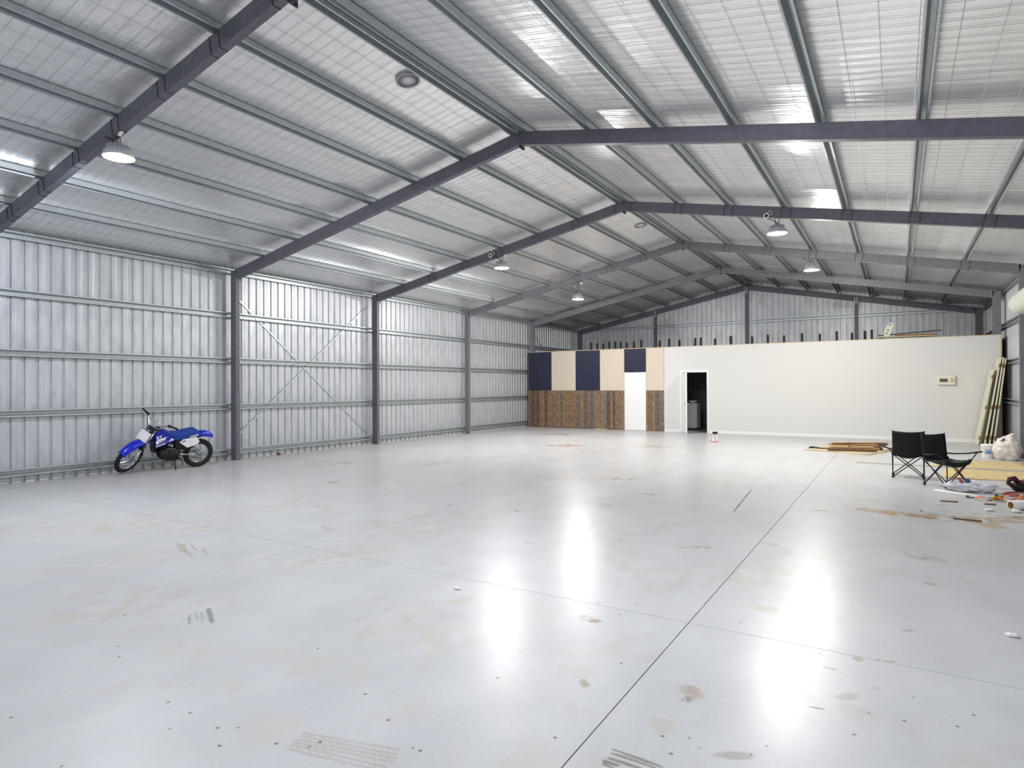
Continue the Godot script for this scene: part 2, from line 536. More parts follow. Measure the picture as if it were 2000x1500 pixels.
func make_roof() -> void:
	var root := Node3D.new()
	put(root, "ceiling")
	tag(root, "shed roof of foil blanket on wire mesh over galvanised purlins", "", "", "structure")
	var lift := RAFTER_V + HAT_H / cos(atan(PITCH))
	var eave := -0.35
	for side in 2:
		var mx := func(x: float) -> float: return x if side == 0 else 2.0 * APEX_X - x
		# outer roof sheet
		var sh := nst()
		var y0: float = under(eave) + lift + 0.05
		var y1: float = under(APEX_X) + lift + 0.05
		slab(sh, [[V(mx.call(eave), y0, FRONT_S - 0.1), V(mx.call(eave), y0, BACK_S + 0.1)], [V(APEX_X, y1, FRONT_S - 0.1), V(APEX_X, y1, BACK_S + 0.1)]], Vector3(0, 0.03, 0))
		obj("roof_sheet", sh, M.skin, root)
		# foil blanket, one strip for each bay, bulging down between the wires
		var bays := [FRONT_S] + FRAME_S
		bays[bays.size() - 1] = BACK_S
		var dent := noise(0.9, 3, 71 + side)
		var wires := nst()
		for b in bays.size() - 1:
			var st := nst(true)
			var cs := 0.0375 if bays[b + 1] > 3.0 else 0.15
			var ns := int(ceil((bays[b + 1] - bays[b]) / cs))
			var xs := []
			var x := eave
			while x < APEX_X - 0.05:
				xs.append(x); x += 0.15
			xs.append(APEX_X)
			var rows := []
			for i in ns + 1:
				var s: float = lerpf(bays[b], bays[b + 1], float(i) / ns)
				var row := []
				for xx in xs:
					var sag: float = -0.0011 * absf(sin(PI * s / 0.152)) + 0.0035 * dent.get_noise_2d(xx * 1.2, s * 2.2) - 0.004
					row.append(V(mx.call(xx), under(xx) + lift + 0.018 + sag, s))
				rows.append(row)
			for i in ns:
				for k in xs.size() - 1:
					for v in [[i, k], [i + 1, k + 1], [i, k + 1], [i, k], [i + 1, k], [i + 1, k + 1]]:
						var p: Vector3 = rows[v[0]][v[1]]
						st.set_uv(Vector2(p.x * 0.12, p.z * 0.8))
						st.add_vertex(p)
			obj("foil_blanket", st, M.foil, root)
		# safety mesh under the blanket
		var s := 3.05 - 0.152 * 20.0
		while s < BACK_S - 0.1:
			var a := V(mx.call(eave), under(eave) + lift + 0.004, s)
			var c := V(APEX_X, under(APEX_X) + lift + 0.004, s)
			tube(wires, [a, c], 0.0019, 4, false)
			s += 0.152
		var wx := 0.28
		while wx < APEX_X:
			var yy := under(wx) + lift + 0.001
			tube(wires, [V(mx.call(wx), yy, 0.0), V(mx.call(wx), yy, BACK_S - 0.1)], 0.0019, 4, false)
			wx += 0.2975
		var wo := obj("safety_mesh", wires, M.wire, root)
		wo.set_meta("kind", "stuff")
		wo.set_meta("label", "thin wire mesh under the foil")
	# purlins, one length for each bay
	var prof := hat_profile()
	var made := {}
	for b in FRAME_S.size() - 1:
		var s0: float = FRAME_S[b] - 0.02
		var s1: float = FRAME_S[b + 1] + 0.10
		if b == FRAME_S.size() - 2: s1 = BACK_S - 0.12
		if b == 0: s0 = FRONT_S + 0.1
		for x in PURLIN_X:
			var left: bool = x < APEX_X
			var n := Vector3(-PITCH, 1, 0).normalized() if left else Vector3(PITCH, 1, 0).normalized()
			var u := Vector3(n.y, -n.x, 0)
			var o := V(x, under(x) + RAFTER_V, s0)
			var key := "%d%s" % [b, left]
			if not made.has(key):
				var st := nst()
				prism(st, prof, Vector3.ZERO, u, n, V(0, 0, s1 - s0))
				made[key] = mesh_of(st)
			place("purlin", made[key], M.galv, root, Transform3D(Basis(), o + n * (0.0015 if b % 2 else 0.0)))
	# round roof ventilators
	for q in [[6.90, 6.20, "nearer the camera"], [6.90, 14.94, "further away near the ridge"]]:
		var n := Vector3(-PITCH, 1, 0).normalized()
		var base := Transform3D(Basis(Vector3.BACK, atan(PITCH)), V(q[0], under(q[0]) + lift - 0.012, q[1]))
		var t := thing("roof_ventilator", "round ventilator opening in the foil beside the ridge, " + q[2], "ventilator", base.origin, 0.0, "roof ventilators")
		t.basis = base.basis
		var ring := nst(true)
		lathe(ring, [Vector2(0.135, 0.03), Vector2(0.16, 0.03), Vector2(0.162, -0.012), Vector2(0.15, -0.016), Vector2(0.135, -0.012), Vector2(0.135, 0.03)], 28, Transform3D(), false)
		obj("collar", ring, M.alloy, t)
		var dome := nst(true)
		lathe(dome, [Vector2(0.136, -0.002), Vector2(0.11, 0.016), Vector2(0.06, 0.026), Vector2(0.0, 0.029)], 28)
		obj("dome", dome, mat("vent_dome", rgb8(226, 218, 222), 0.3), t)
		var rib := nst()
		for k in 3:
			bx(rib, Vector3(0, 0.001, 0), Vector3(0.27, 0.004, 0.006), Basis(Vector3.UP, k * PI / 3.0))
		obj("spider", rib, M.alloy, t)


# ---------------------------------------------------------------- walls
const RIB = 0.1965
const RIB_PHASE = 4.366


func rib_points(n: int) -> Array:   # profile of n ribs starting mid pan: (along, outward)
	var p := [Vector2(0, 0)]
	for k in n:
		var c := (k + 0.5) * RIB
		p.append_array([Vector2(c - 0.032, 0), Vector2(c - 0.019, 0.028), Vector2(c + 0.019, 0.028), Vector2(c + 0.032, 0)])
		var f := (k + 1.0) * RIB
		if k < n - 1: p.append_array([Vector2(f - 0.012, 0), Vector2(f - 0.006, 0.0025), Vector2(f + 0.006, 0.0025), Vector2(f + 0.012, 0)])
	p.append(Vector2(n * RIB, 0))
	return p


func make_walls() -> void:
	var xl := -0.307
	var xr := WIDTH - xl
	var hp := []
	for p in hat_profile(): hp.append(p)
	# side walls
	for side in 2:
		var left := side == 0
		var x: float = xl if left else xr
		var out := Vector3(-1, 0, 0) if left else Vector3(1, 0, 0)
		var root := obj("wall_left" if left else "wall_right", _bar(V(x, -0.15, FRONT_S) + out * 0.034, V(x, 4.32, BACK_S) + out * 0.07), M.skin)
		tag(root, "left side wall of ribbed pale steel sheets on horizontal girts" if left else "right side wall of ribbed pale steel sheets behind the leaning doors", "", "", "structure")
		var top := 4.30
		var s := RIB_PHASE - RIB * 0.5 - 4.0 * RIB * 11.0
		var pts := rib_points(4)
		var sheet := nst()
		var rows := [[], []]
		for p in pts:
			rows[0].append(V(0, -0.03, p.x) + out * p.y)
			rows[1].append(V(0, top, p.x) + out * p.y)
		for k in pts.size() - 1:
			qd(sheet, rows[0][k], rows[1][k], rows[1][k + 1], rows[0][k + 1])
		var sm := mesh_of(sheet)
		while s < BACK_S - 0.05:
			var o := place("cladding_sheet", sm, M.clad, root, Transform3D(Basis(), V(x, 0, s)))
			if s + 4 * RIB > BACK_S: o.scale.z = (BACK_S - s) / (4 * RIB)
			s += 4 * RIB
		# girts in every bay
		for b in FRAME_S.size() - 1:
			var s0: float = FRAME_S[b] + (0.0 if b else FRONT_S - FRAME_S[0] + 0.05)
			var s1: float = FRAME_S[b + 1] + 0.09
			var gm: Mesh = null
			for y in GIRT_Y:
				if not left and b == 3 and y < 3.5: continue   # the roller door opening
				if gm == null:
					var st := nst()
					prism(st, hat_profile(), Vector3.ZERO, Vector3(0, 1, 0), out, V(0, 0, s1 - s0))
					gm = mesh_of(st)
				place("girt", gm, M.galv, root, Transform3D(Basis(), V(x, y, s0) - out * (HAT_H + 0.0005 + (0.0015 if b % 2 else 0.0))))
		# pale filler under the pans at floor level
		if left:
			var fill := nst()
			var q := RIB_PHASE - RIB * 20.0
			while q < PART_S:
				bx(fill, V(x + 0.006, 0.018, q + RIB * 0.5), Vector3(0.01, 0.036 + 0.008 * sin(q * 7.0), RIB - 0.068))
				q += RIB
			var fo := obj("base_filler", fill, mat("filler", rgb8(196, 196, 194), 0.9), root)
			fo.set_meta("kind", "stuff")
			# crossed brace straps in the second bay
			for pr in [[V(xl + 0.012, 3.72, 8.47), V(xl + 0.012, 0.30, 12.62)], [V(xl + 0.016, 0.42, 8.47), V(xl + 0.016, 3.86, 12.62)]]:
				var st := nst()
				var d: Vector3 = (pr[1] - pr[0]).normalized()
				var w := d.cross(Vector3.RIGHT) * 0.02
				var th := Vector3(0.002, 0, 0)
				slab(st, [[pr[0] - w, pr[0] + w], [pr[1] - w, pr[1] + w]], th)
				obj("brace_strap", st, M.galv, root)
			# brace strap in the far bay
			var st2 := nst()
			var d0 := V(xl + 0.012, 4.0, 21.7)
			var d1 := V(xl + 0.012, 1.2, 25.6)
			var w2 := (d1 - d0).normalized().cross(Vector3.RIGHT) * 0.016
			slab(st2, [[d0 - w2, d0 + w2], [d1 - w2, d1 + w2]], Vector3(0.002, 0, 0))
			obj("brace_strap", st2, M.galv, root)
	# end walls
	for e in 2:
		var s: float = BACK_S if e else FRONT_S
		var dir := 1.0 if e else -1.0
		var root := Node3D.new()
		put(root, "wall_back" if e else "wall_front")
		tag(root, "dim ribbed steel end wall seen above the partition" if e else "ribbed steel end wall behind the camera", "", "", "structure")
		var skin := nst()
		var lift := RAFTER_V + HAT_H + 0.06
		var poly := PackedVector2Array([Vector2(xl - 0.06, -0.15), Vector2(xr + 0.06, -0.15), Vector2(xr + 0.06, under(xr + 0.06) + lift), Vector2(APEX_X, under(APEX_X) + lift), Vector2(xl - 0.06, under(xl - 0.06) + lift)])
		prism(skin, poly, V(0, 0, s + dir * 0.034), Vector3.RIGHT, Vector3.UP, V(0, 0, dir * 0.04))
		obj("outer_skin", skin, M.skin, root)
		var x := xl
		var pts := rib_points(4)
		while x < xr - 0.01:
			var st := nst()
			for k in pts.size() - 1:
				var xa: float = minf(x + pts[k].x, xr)
				var xb: float = minf(x + pts[k + 1].x, xr)
				var za: float = s + dir * pts[k].y
				var zb: float = s + dir * pts[k + 1].y
				qd(st, V(xa, -0.03, za), V(xa, under(xa) + lift - 0.03, za), V(xb, under(xb) + lift - 0.03, zb), V(xb, -0.03, zb))
			obj("cladding_sheet", st, M.clad, root)
			x += 4 * RIB
		if e:
			for y in [1.2, 2.2, 4.16]:
				for seg in [[-0.15, 3.45], [3.57, 7.21], [7.33, 11.03], [11.15, 14.75]]:
					if y < 3.0: continue
					var st := nst()
					prism(st, hat_profile(), V(seg[0], y, s - HAT_H - 0.001), Vector3.UP, V(0, 0, 1), Vector3(seg[1] - seg[0], 0, 0))
					obj("girt", st, M.galv, root)
			for cx in [3.51, 7.27, 11.09]:
				var st := nst()
				c_section(st, V(cx - 0.05, 0.0, s - 0.16), Vector3(1, 0, 0), V(0, 0, 1), Vector3(0, under(cx) - 0.02, 0), 0.10, 0.10)
				obj("mullion", st, M.steel, root)
				var cl := nst()
				for k in [-1, 1]:
					bar(cl, V(cx + 0.035 * k - 0.012, under(cx) - 0.13, s - 0.175), V(cx + 0.035 * k + 0.012, under(cx) + 0.14, s - 0.165))
				obj("cleat", cl, M.galv, root)
			for cx in [0.46, 0.76, 1.06, 1.35, 1.64, 1.9, 2.19, 2.51, 2.85, 3.68, 4.09, 4.54, 5.2, 5.43, 6.01, 6.63, 7.45, 8.04, 8.63, 9.27, 9.88, 10.45, 10.95, 11.36, 11.58]:  # row of short dark upright bars above the loft
				var st := nst()
				bar(st, V(cx - 0.035, 2.96, s - 0.05), V(cx + 0.035, 3.58 + 0.04 * sin(cx * 5.0), s - 0.008))
				obj("dark_upright", st, mat("upright_dark", rgb8(84, 82, 82), 0.85), root)


func c_section(st: SurfaceTool, o: Vector3, u: Vector3, v: Vector3, w: Vector3, web: float, flange: float) -> void:   # web along u at v = 0, flanges along v
	var t := 0.006
	prism(st, PackedVector2Array([Vector2(0, 0), Vector2(web, 0), Vector2(web, flange), Vector2(web - 0.02, flange), Vector2(web - 0.02, flange - t), Vector2(web - t, flange - t), Vector2(web - t, t), Vector2(t, t), Vector2(t, flange - t), Vector2(0.02, flange - t), Vector2(0.02, flange), Vector2(0, flange)]), o, u, v, w)


const FRAME_LABELS = ["grey steel portal frame beside the camera", "grey steel portal frame nearest the camera at upper left, carrying a lamp and black ties",
	"grey steel portal frame crossing the whole roof, without ties, column right of the motorcycle", "grey steel portal frame third from the camera, with a round white sensor on it",
	"grey steel portal frame with black ties, one ahead of the partition", "pale lit portal frame standing in the line of the partition", "dark portal frame against the end wall"]


func make_frames() -> void:
	var slope := Vector3(1, PITCH, 0).normalized()
	for i in FRAME_S.size():
		var s: float = FRAME_S[i]
		var t := Node3D.new()
		t.position = V(APEX_X, 0, s)
		put(t, "portal_frame")
		tag(t, FRAME_LABELS[i], "", "steel portal frames", "structure")
		var o := t.position
		var back := V(0, 0, 1)
		var steel: Material = M.steel_lamplit if i == 4 or i == 5 else M.steel  # frames near the far lamps get the light-brightened colour
		for side in 2:
			var sx := 1.0 if side == 0 else -1.0
			var M0 := func(v: Vector3) -> Vector3: return Vector3(v.x if side == 0 else 2.0 * APEX_X - v.x, v.y, v.z) - o
			var st := nst()
			c_section(st, M0.call(V(-0.185, 0, s)), Vector3(sx, 0, 0), back, Vector3(0, under(0.0) + 0.185, 0), 0.185, 0.095)
			obj("column", st, steel, t)
			var base := nst()
			bar(base, M0.call(V(-0.19, 0, s - 0.004)), M0.call(V(0.004, 0.012, s + 0.10)))
			obj("base_plate", base, steel, t)
			st = nst()
			var u := Vector3(-sx * slope.y, slope.x, 0)   # up, square to the rafter
			var w := Vector3(sx * slope.x, slope.y, 0) * (APEX_X / slope.x)
			c_section(st, M0.call(V(0.0, under(0.0), s)), u, back, w, 0.205, 0.095)
			obj("rafter", st, steel, t)
			st = nst()
			bar(st, M0.call(V(0.0, under(0.0) - 0.05, s - 0.003)), M0.call(V(0.014, under(0.0) + 0.21, s + 0.115)))
			obj("end_plate", st, steel, t)
			if i == 1 or i == 3 or i == 4:   # black ties round the rafter beside each purlin
				for x in PURLIN_X:
					if (x < APEX_X) != (side == 0): continue
					for k in [-0.078, 0.078]:
						var xx: float = x + k + 0.012 * sin(x * 9.0 + k * 40.0 + i)
						if absf(xx - APEX_X) < 0.03: continue
						var yb := under(xx) - 0.003
						var lean := -0.012 * sin(x * 5.0 + i)
						var st2 := nst()
						var u2 := Vector3(-PITCH * sx, 1, 0).normalized()
						var p0 := V(xx, yb, s - 0.003) - o
						tube(st2, [p0 + u2 * 0.21, p0 + u2 * 0.1 + Vector3(lean * 0.5, 0, 0), p0 + Vector3(lean, 0, 0), p0 + Vector3(lean, 0, -0.05) , p0 + Vector3(lean * 1.5, 0, -0.10)], 0.0038, 5)
						obj("cable_tie", st2, M.black, t)
		var ap := nst()
		bar(ap, V(APEX_X - 0.007, under(APEX_X) - 0.045, s - 0.004) - o, V(APEX_X + 0.007, under(APEX_X) + 0.25, s + 0.16) - o)
		obj("apex_plate", ap, steel, t)
		var bo := nst()
		for k in 2:
			bar(bo, V(APEX_X - 0.022, under(APEX_X) - 0.036, s + 0.03 + 0.09 * k) - o, V(APEX_X + 0.022, under(APEX_X) - 0.012, s + 0.055 + 0.09 * k) - o)
		obj("bolt", bo, M.black, t)


# ---------------------------------------------------------------- partition with its cladding, doors and the room behind
func corrugated(x0: float, x1: float, y0: float, y1: float, s: float) -> SurfaceTool:
	var st := nst(true)
	var n := int((x1 - x0) / 0.0095)
	for k in n:
		var xa := lerpf(x0, x1, float(k) / n)
		var xb := lerpf(x0, x1, float(k + 1) / n)
		var sa := s - 0.011 * (0.5 + 0.5 * cos(TAU * xa / 0.076))
		var sb := s - 0.011 * (0.5 + 0.5 * cos(TAU * xb / 0.076))
		qd(st, V(xa, y0, sa), V(xb, y0, sb), V(xb, y1, sb), V(xa, y1, sa))
		qd(st, V(xb, y0, sb + 0.0015), V(xa, y0, sa + 0.0015), V(xa, y1, sa + 0.0015), V(xb, y1, sb + 0.0015))
	return st


func make_partition() -> void:
	var s := PART_S
	var root := Node3D.new()
	put(root, "wall_partition")
	tag(root, "low partition across the shed: corrugated sheets over old boards, then white plasterboard", "", "", "structure")
	var D := 0.09
	var s1 := s + D
	# white plasterboard with the doorway
	for q in [[5.38, 6.00, 0.0, PART_H], [6.00, 6.88, 2.085, PART_H], [6.88, 14.75, 0.0, PART_H]]:
		obj("plasterboard", _bar(V(q[0], q[2], s), V(q[1], q[3], s1)), M.plaster, root)
	# stud frame behind the clad end
	for q in [[-0.14, 3.885, 0.0, PART_H - 0.02], [3.885, 4.735, 2.11, PART_H - 0.02], [4.735, 5.38, 0.0, PART_H - 0.02]]:
		obj("backing_board", _bar(V(q[0], q[2], s + 0.012), V(q[1], q[3], s1)), M.pine, root)
	obj("end_stud", _bar(V(-0.182, 0.0, s + 0.02), V(-0.14, 2.80, s1)), M.pine, root)
	obj("end_stud", _bar(V(14.75, 0.0, s + 0.002), V(14.785, PART_H, s1)), M.pine, root)
	for q in [[-0.15, 5.38], [5.38, 9.6], [9.6, 14.78]]:
		obj("top_plate", _bar(V(q[0], PART_H, s - 0.004), V(q[1] - 0.003, PART_H + 0.02, s1 + 0.01)), M.pine, root)
	# corrugated sheets
	var sheets := [[-0.15, 0.884, 1.445, "navy"], [0.888, 1.926, 1.445, "cream"], [1.930, 2.933, 1.445, "navy"], [2.937, 3.895, 1.445, "cream"], [3.899, 4.721, 2.105, "navy"], [4.725, 5.372, 1.445, "cream"]]
	for q in sheets:
		var o := obj("corrugated_sheet", corrugated(q[0], q[1], q[2], PART_H - 0.004, s - 0.002), M[q[3]], root)
		o.set_meta("label", "navy blue corrugated sheet" if q[3] == "navy" else "cream corrugated sheet")
		if q[3] == "navy":
			var ys := [2.90, 2.5, 2.15] if q[2] > 2.0 else [2.90, 2.55, 2.22, 1.75]
			var sc := nst()
			for y in ys:
				for k in 3:
					var x := snappedf(lerpf(q[0] + 0.14, q[1] - 0.12, k / 2.0), 0.076)
					bx(sc, V(x, y + 0.02 * sin(x * 9.0), s - 0.0155), Vector3(0.014, 0.014, 0.006))
			var so := obj("screws", sc, M.screw, o)
			so.set_meta("kind", "stuff")
	# old upright boards below
	for run in [[-0.15, 3.893], [4.727, 5.38]]:
		var x: float = run[0]
		while x < run[1] - 0.02:
			var w := minf(rng.randf_range(0.085, 0.155), run[1] - x)
			if run[1] - x - w < 0.05: w = run[1] - x
			var st := nst()
			var lo := rng.randf_range(0.0, 0.012) + (0.03 if x > 2.7 and x < 3.2 else 0.0)
			bevel(st, Vector3(0, 0.72, 0), Vector3(w - 0.006, 1.44 - lo, rng.randf_range(0.014, 0.026)), 0.004)
			var o := obj("old_board", st, M["board%d" % rng.randi_range(0, 5)], root)
			o.position = V(x + w * 0.5, lo * 0.5 + 0.003, s - 0.003 - rng.randf_range(0.0, 0.008))
			x += w
	# skirting
	for q in [[5.40, 5.93], [6.95, 14.75]]:
		var b := obj("baseboard_partition", _bar(V(q[0], 0.0, s - 0.014), V(q[1], 0.09, s)), M.white_paint)
		tag(b, "short white skirting left of the open door" if q[0] < 6 else "long white skirting along the plasterboard wall", "", "", "structure")
	# closed white door among the boards
	var d1 := Node3D.new()
	put(d1, "door_1")
	tag(d1, "closed plain white door between the old boards", "", "", "structure")
	var st := nst()
	bevel(st, V(4.31, 1.05, s + 0.005), Vector3(0.815, 2.085, 0.04), 0.003)
	obj("door_leaf", st, M.door_white, d1)
	st = nst()
	bar(st, V(3.893, 2.094, s - 0.012), V(4.727, 2.104, s + 0.02))
	obj("door_head", st, M.galv, d1)
	# open white door
	var d2 := Node3D.new()
	d2.position = V(6.03, 0, s - 0.01)
	put(d2, "door_2")
	tag(d2, "white door standing open into the dark room", "", "", "structure")
	st = nst()
	var o2 := d2.position
	for q in [[5.935, 5.995, 0.0, 2.15], [6.875, 6.935, 0.0, 2.15], [5.995, 6.875, 2.085, 2.15]]:
		var a := V(q[0], q[2], s - 0.016) - o2
		bar(st, a, V(q[1], q[3], s - 0.0005) - o2)
	obj("architrave", st, M.white_paint, d2)
	st = nst()
	for q in [[5.995, 6.02, 0.0, 2.085], [6.86, 6.885, 0.0, 2.085], [6.02, 6.86, 2.065, 2.09]]:
		bar(st, V(q[0], q[2], s - 0.003) - o2, V(q[1], q[3], s1 + 0.004) - o2)
	obj("door_frame", st, M.white_paint, d2)
	var leaf := Node3D.new()
	put(leaf, "door_leaf", d2)
	leaf.rotation.y = -deg_to_rad(63.0)
	st = nst()
	bevel(st, Vector3(0.41, 1.03, 0.018), Vector3(0.815, 2.03, 0.036), 0.003)
	obj("door_panel", st, M.door_white, leaf)
	st = nst(true)
	for k in [-1, 1]:
		var z: float = 0.018 + k * 0.018
		lathe(st, [Vector2(0.0, 0.0), Vector2(0.026, 0.0), Vector2(0.026, 0.006), Vector2(0.012, 0.01), Vector2(0.012, 0.035), Vector2(0.026, 0.045), Vector2(0.028, 0.06), Vector2(0.015, 0.072), Vector2(0.0, 0.074)], 16, Transform3D(Basis(Vector3.RIGHT, k * PI / 2), Vector3(0.755, 1.0, z)))
	obj("door_knob", st, M.chrome, leaf)
	# loft deck over the back room
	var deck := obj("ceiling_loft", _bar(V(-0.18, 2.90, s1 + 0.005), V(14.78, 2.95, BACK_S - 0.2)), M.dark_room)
	tag(deck, "loft deck over the dark back room, behind the partition top", "", "", "structure")
	# furniture in the dark room
	var cab := thing("cabinet", "pale low cabinet in the dark room seen through the open door", "cabinet", V(5.90, 0, 22.75))
	st = nst()
	bevel(st, Vector3(0, 0.50, 0), Vector3(0.62, 0.86, 0.5), 0.006)
	obj("body", st, M.white_paint, cab)
	st = nst()
	bar(st, Vector3(-0.29, 0.0, -0.22), Vector3(0.25, 0.07, 0.2))
	obj("plinth", st, M.dark_room, cab)
	st = nst()
	bevel(st, Vector3(0, 0.95, 0), Vector3(0.66, 0.035, 0.54), 0.006)
	obj("worktop", st, M.white_paint, cab)
	st = nst()
	bevel(st, Vector3(-0.14, 0.5, 0.255), Vector3(0.27, 0.8, 0.015), 0.003)
	obj("cabinet_door", st, M.white_paint, cab)
	st = nst()
	bevel(st, Vector3(0.15, 0.5, 0.255), Vector3(0.27, 0.8, 0.015), 0.003)
	obj("cabinet_door", st, M.white_paint, cab)
	var bowl := nst(true)
	lathe(bowl, [Vector2(0.0, 0.0), Vector2(0.08, 0.0), Vector2(0.15, 0.06), Vector2(0.16, 0.10), Vector2(0.145, 0.10), Vector2(0.07, 0.02), Vector2(0.0, 0.015)], 24)
	var bo := obj("basin", bowl, M.white_paint)
	bo.position = V(6.0, 0.969, 22.72)
	tag(bo, "pale round basin on the cabinet in the dark room", "basin")
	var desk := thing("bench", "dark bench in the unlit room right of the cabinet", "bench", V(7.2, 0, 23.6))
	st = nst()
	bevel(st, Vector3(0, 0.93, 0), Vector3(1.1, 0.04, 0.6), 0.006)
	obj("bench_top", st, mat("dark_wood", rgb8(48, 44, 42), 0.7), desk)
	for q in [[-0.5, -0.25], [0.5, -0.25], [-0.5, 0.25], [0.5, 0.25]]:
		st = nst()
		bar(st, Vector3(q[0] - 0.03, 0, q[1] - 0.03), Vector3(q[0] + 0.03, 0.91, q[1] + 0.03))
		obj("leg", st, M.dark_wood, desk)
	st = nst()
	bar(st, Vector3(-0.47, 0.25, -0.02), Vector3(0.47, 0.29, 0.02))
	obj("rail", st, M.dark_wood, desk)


# ---------------------------------------------------------------- fittings on walls and roof
func make_fittings() -> void:
	# switchboard
	var sb := thing("switchboard", "small cream switchboard box on the white wall near its right end", "switchboard", V(13.535, 1.737, PART_S))
	var st := nst()
	bevel(st, V(0, 0, -0.04), Vector3(0.42, 0.27, 0.08), 0.012)
	obj("case", st, mat("box_cream", rgb8(226, 222, 206), 0.45), sb)
	st = nst()
	bar(st, V(-0.16, -0.055, -0.083), V(0.03, 0.045, -0.078))
	obj("window", st, mat("box_window", rgb8(112, 124, 92), 0.2), sb)
	st = nst()
	for k in 6: bar(st, V(-0.145 + 0.028 * k, -0.03, -0.088), V(-0.125 + 0.028 * k, 0.012, -0.083))
	obj("breakers", st, mat("breaker_dark", rgb8(52, 56, 48), 0.4), sb)
	st = nst()
	bevel(st, V(0.13, 0.0, -0.084), Vector3(0.09, 0.12, 0.012), 0.004)
	obj("latch_panel", st, mat("box_olive", rgb8(196, 192, 150), 0.5), sb)
	for q in [[5.50, 0.235, "white double power point left of the open door"], [11.47, 0.21, "white double power point behind the timber pile"]]:
		var po := thing("power_point", q[2], "socket", V(q[0], q[1], PART_S), 0.0, "power points on the white wall")
		st = nst()
		bevel(st, V(0, 0, -0.005), Vector3(0.115, 0.072, 0.01), 0.003)
		obj("plate", st, M.white_paint, po)
		st = nst()
		for k in [-1, 1]:
			for a in [-0.5, 0.5]: bx(st, V(0.028 * k + a * 0.016, 0.002, -0.0105), Vector3(0.003, 0.01, 0.002), Basis(Vector3.BACK, a))
			bx(st, V(0.03 * k, 0.024, -0.0115), Vector3(0.014, 0.008, 0.004))
		var sl := obj("slots", st, mat("slot", rgb8(90, 90, 90), 0.5), po)
		sl.set_meta("kind", "stuff")
	# round sensors by the lamps
	for q in [[3.86, 4.83, 12.66, "round white sensor on the left rafter above a lamp"], [10.24, 4.86, 12.66, "round white sensor on the right rafter above a lamp"]]:
		var se := thing("rafter_sensor", q[3], "sensor", V(q[0], q[1], q[2]), 0.0, "round sensors on the rafters")
		st = nst(true)
		torus(st, 0.042, 0.014, 0.014, 24, 10, Transform3D(Basis(Vector3.UP, PI / 2), Vector3.ZERO))
		obj("ring", st, M.white_paint, se)
		st = nst(true)
		lathe(st, [Vector2(0.0, 0.02), Vector2(0.02, 0.015), Vector2(0.036, 0.0), Vector2(0.036, -0.04), Vector2(0.0, -0.04)], 20, Transform3D(Basis(Vector3.RIGHT, PI / 2), Vector3.ZERO))
		obj("eye", st, M.black, se)
		st = nst(true)
		tube(st, [Vector3(0, 0.04, -0.03), Vector3(0.06, 0.10, -0.035), Vector3(0.10, 0.06, -0.03), Vector3(0.08, 0.0, -0.03)], 0.007, 6)
		obj("lead", st, M.white_paint, se)
	# roller door in the right wall
	var rd := Node3D.new()
	rd.position = V(14.62, 0, 14.65)
	put(rd, "door_3")
	tag(rd, "rolled pale roller door drum high on the right wall", "", "", "structure")
	st = nst(true)
	var prof := []
	for k in 37:
		var z := lerpf(-1.72, 1.72, k / 36.0)
		prof.append(Vector2(0.215 + 0.006 * cos(k * PI), z))
	prof.push_front(Vector2(0.03, -1.72))
	prof.append(Vector2(0.03, 1.72))
	lathe(st, prof, 32, Transform3D(Basis(Vector3.RIGHT, PI / 2), Vector3(-0.08, 3.27, 0)))
	obj("drum", st, mat("roller_pale", rgb8(206, 210, 198), 0.4), rd)
	st = nst()
	for k in 30:
		bevel(st, Vector3(0.24, 0.05 + 0.1 * k, 0), Vector3(0.012, 0.096, 3.5), 0.004)
	obj("curtain", st, M.roller_pale, rd)
	st = nst()
	for k in [-1, 1]:
		bar(st, Vector3(0.0, 0.0, 1.76 * k - 0.04), Vector3(0.26, 3.0, 1.76 * k + 0.04))
	obj("guides", st, M.steel, rd)
	st = nst()
	bar(st, Vector3(-0.1, 3.19, -1.8), Vector3(0.27, 3.35, -1.76))
	bar(st, Vector3(-0.1, 3.19, 1.76), Vector3(0.27, 3.35, 1.8))
	obj("bracket", st, M.galv, rd)
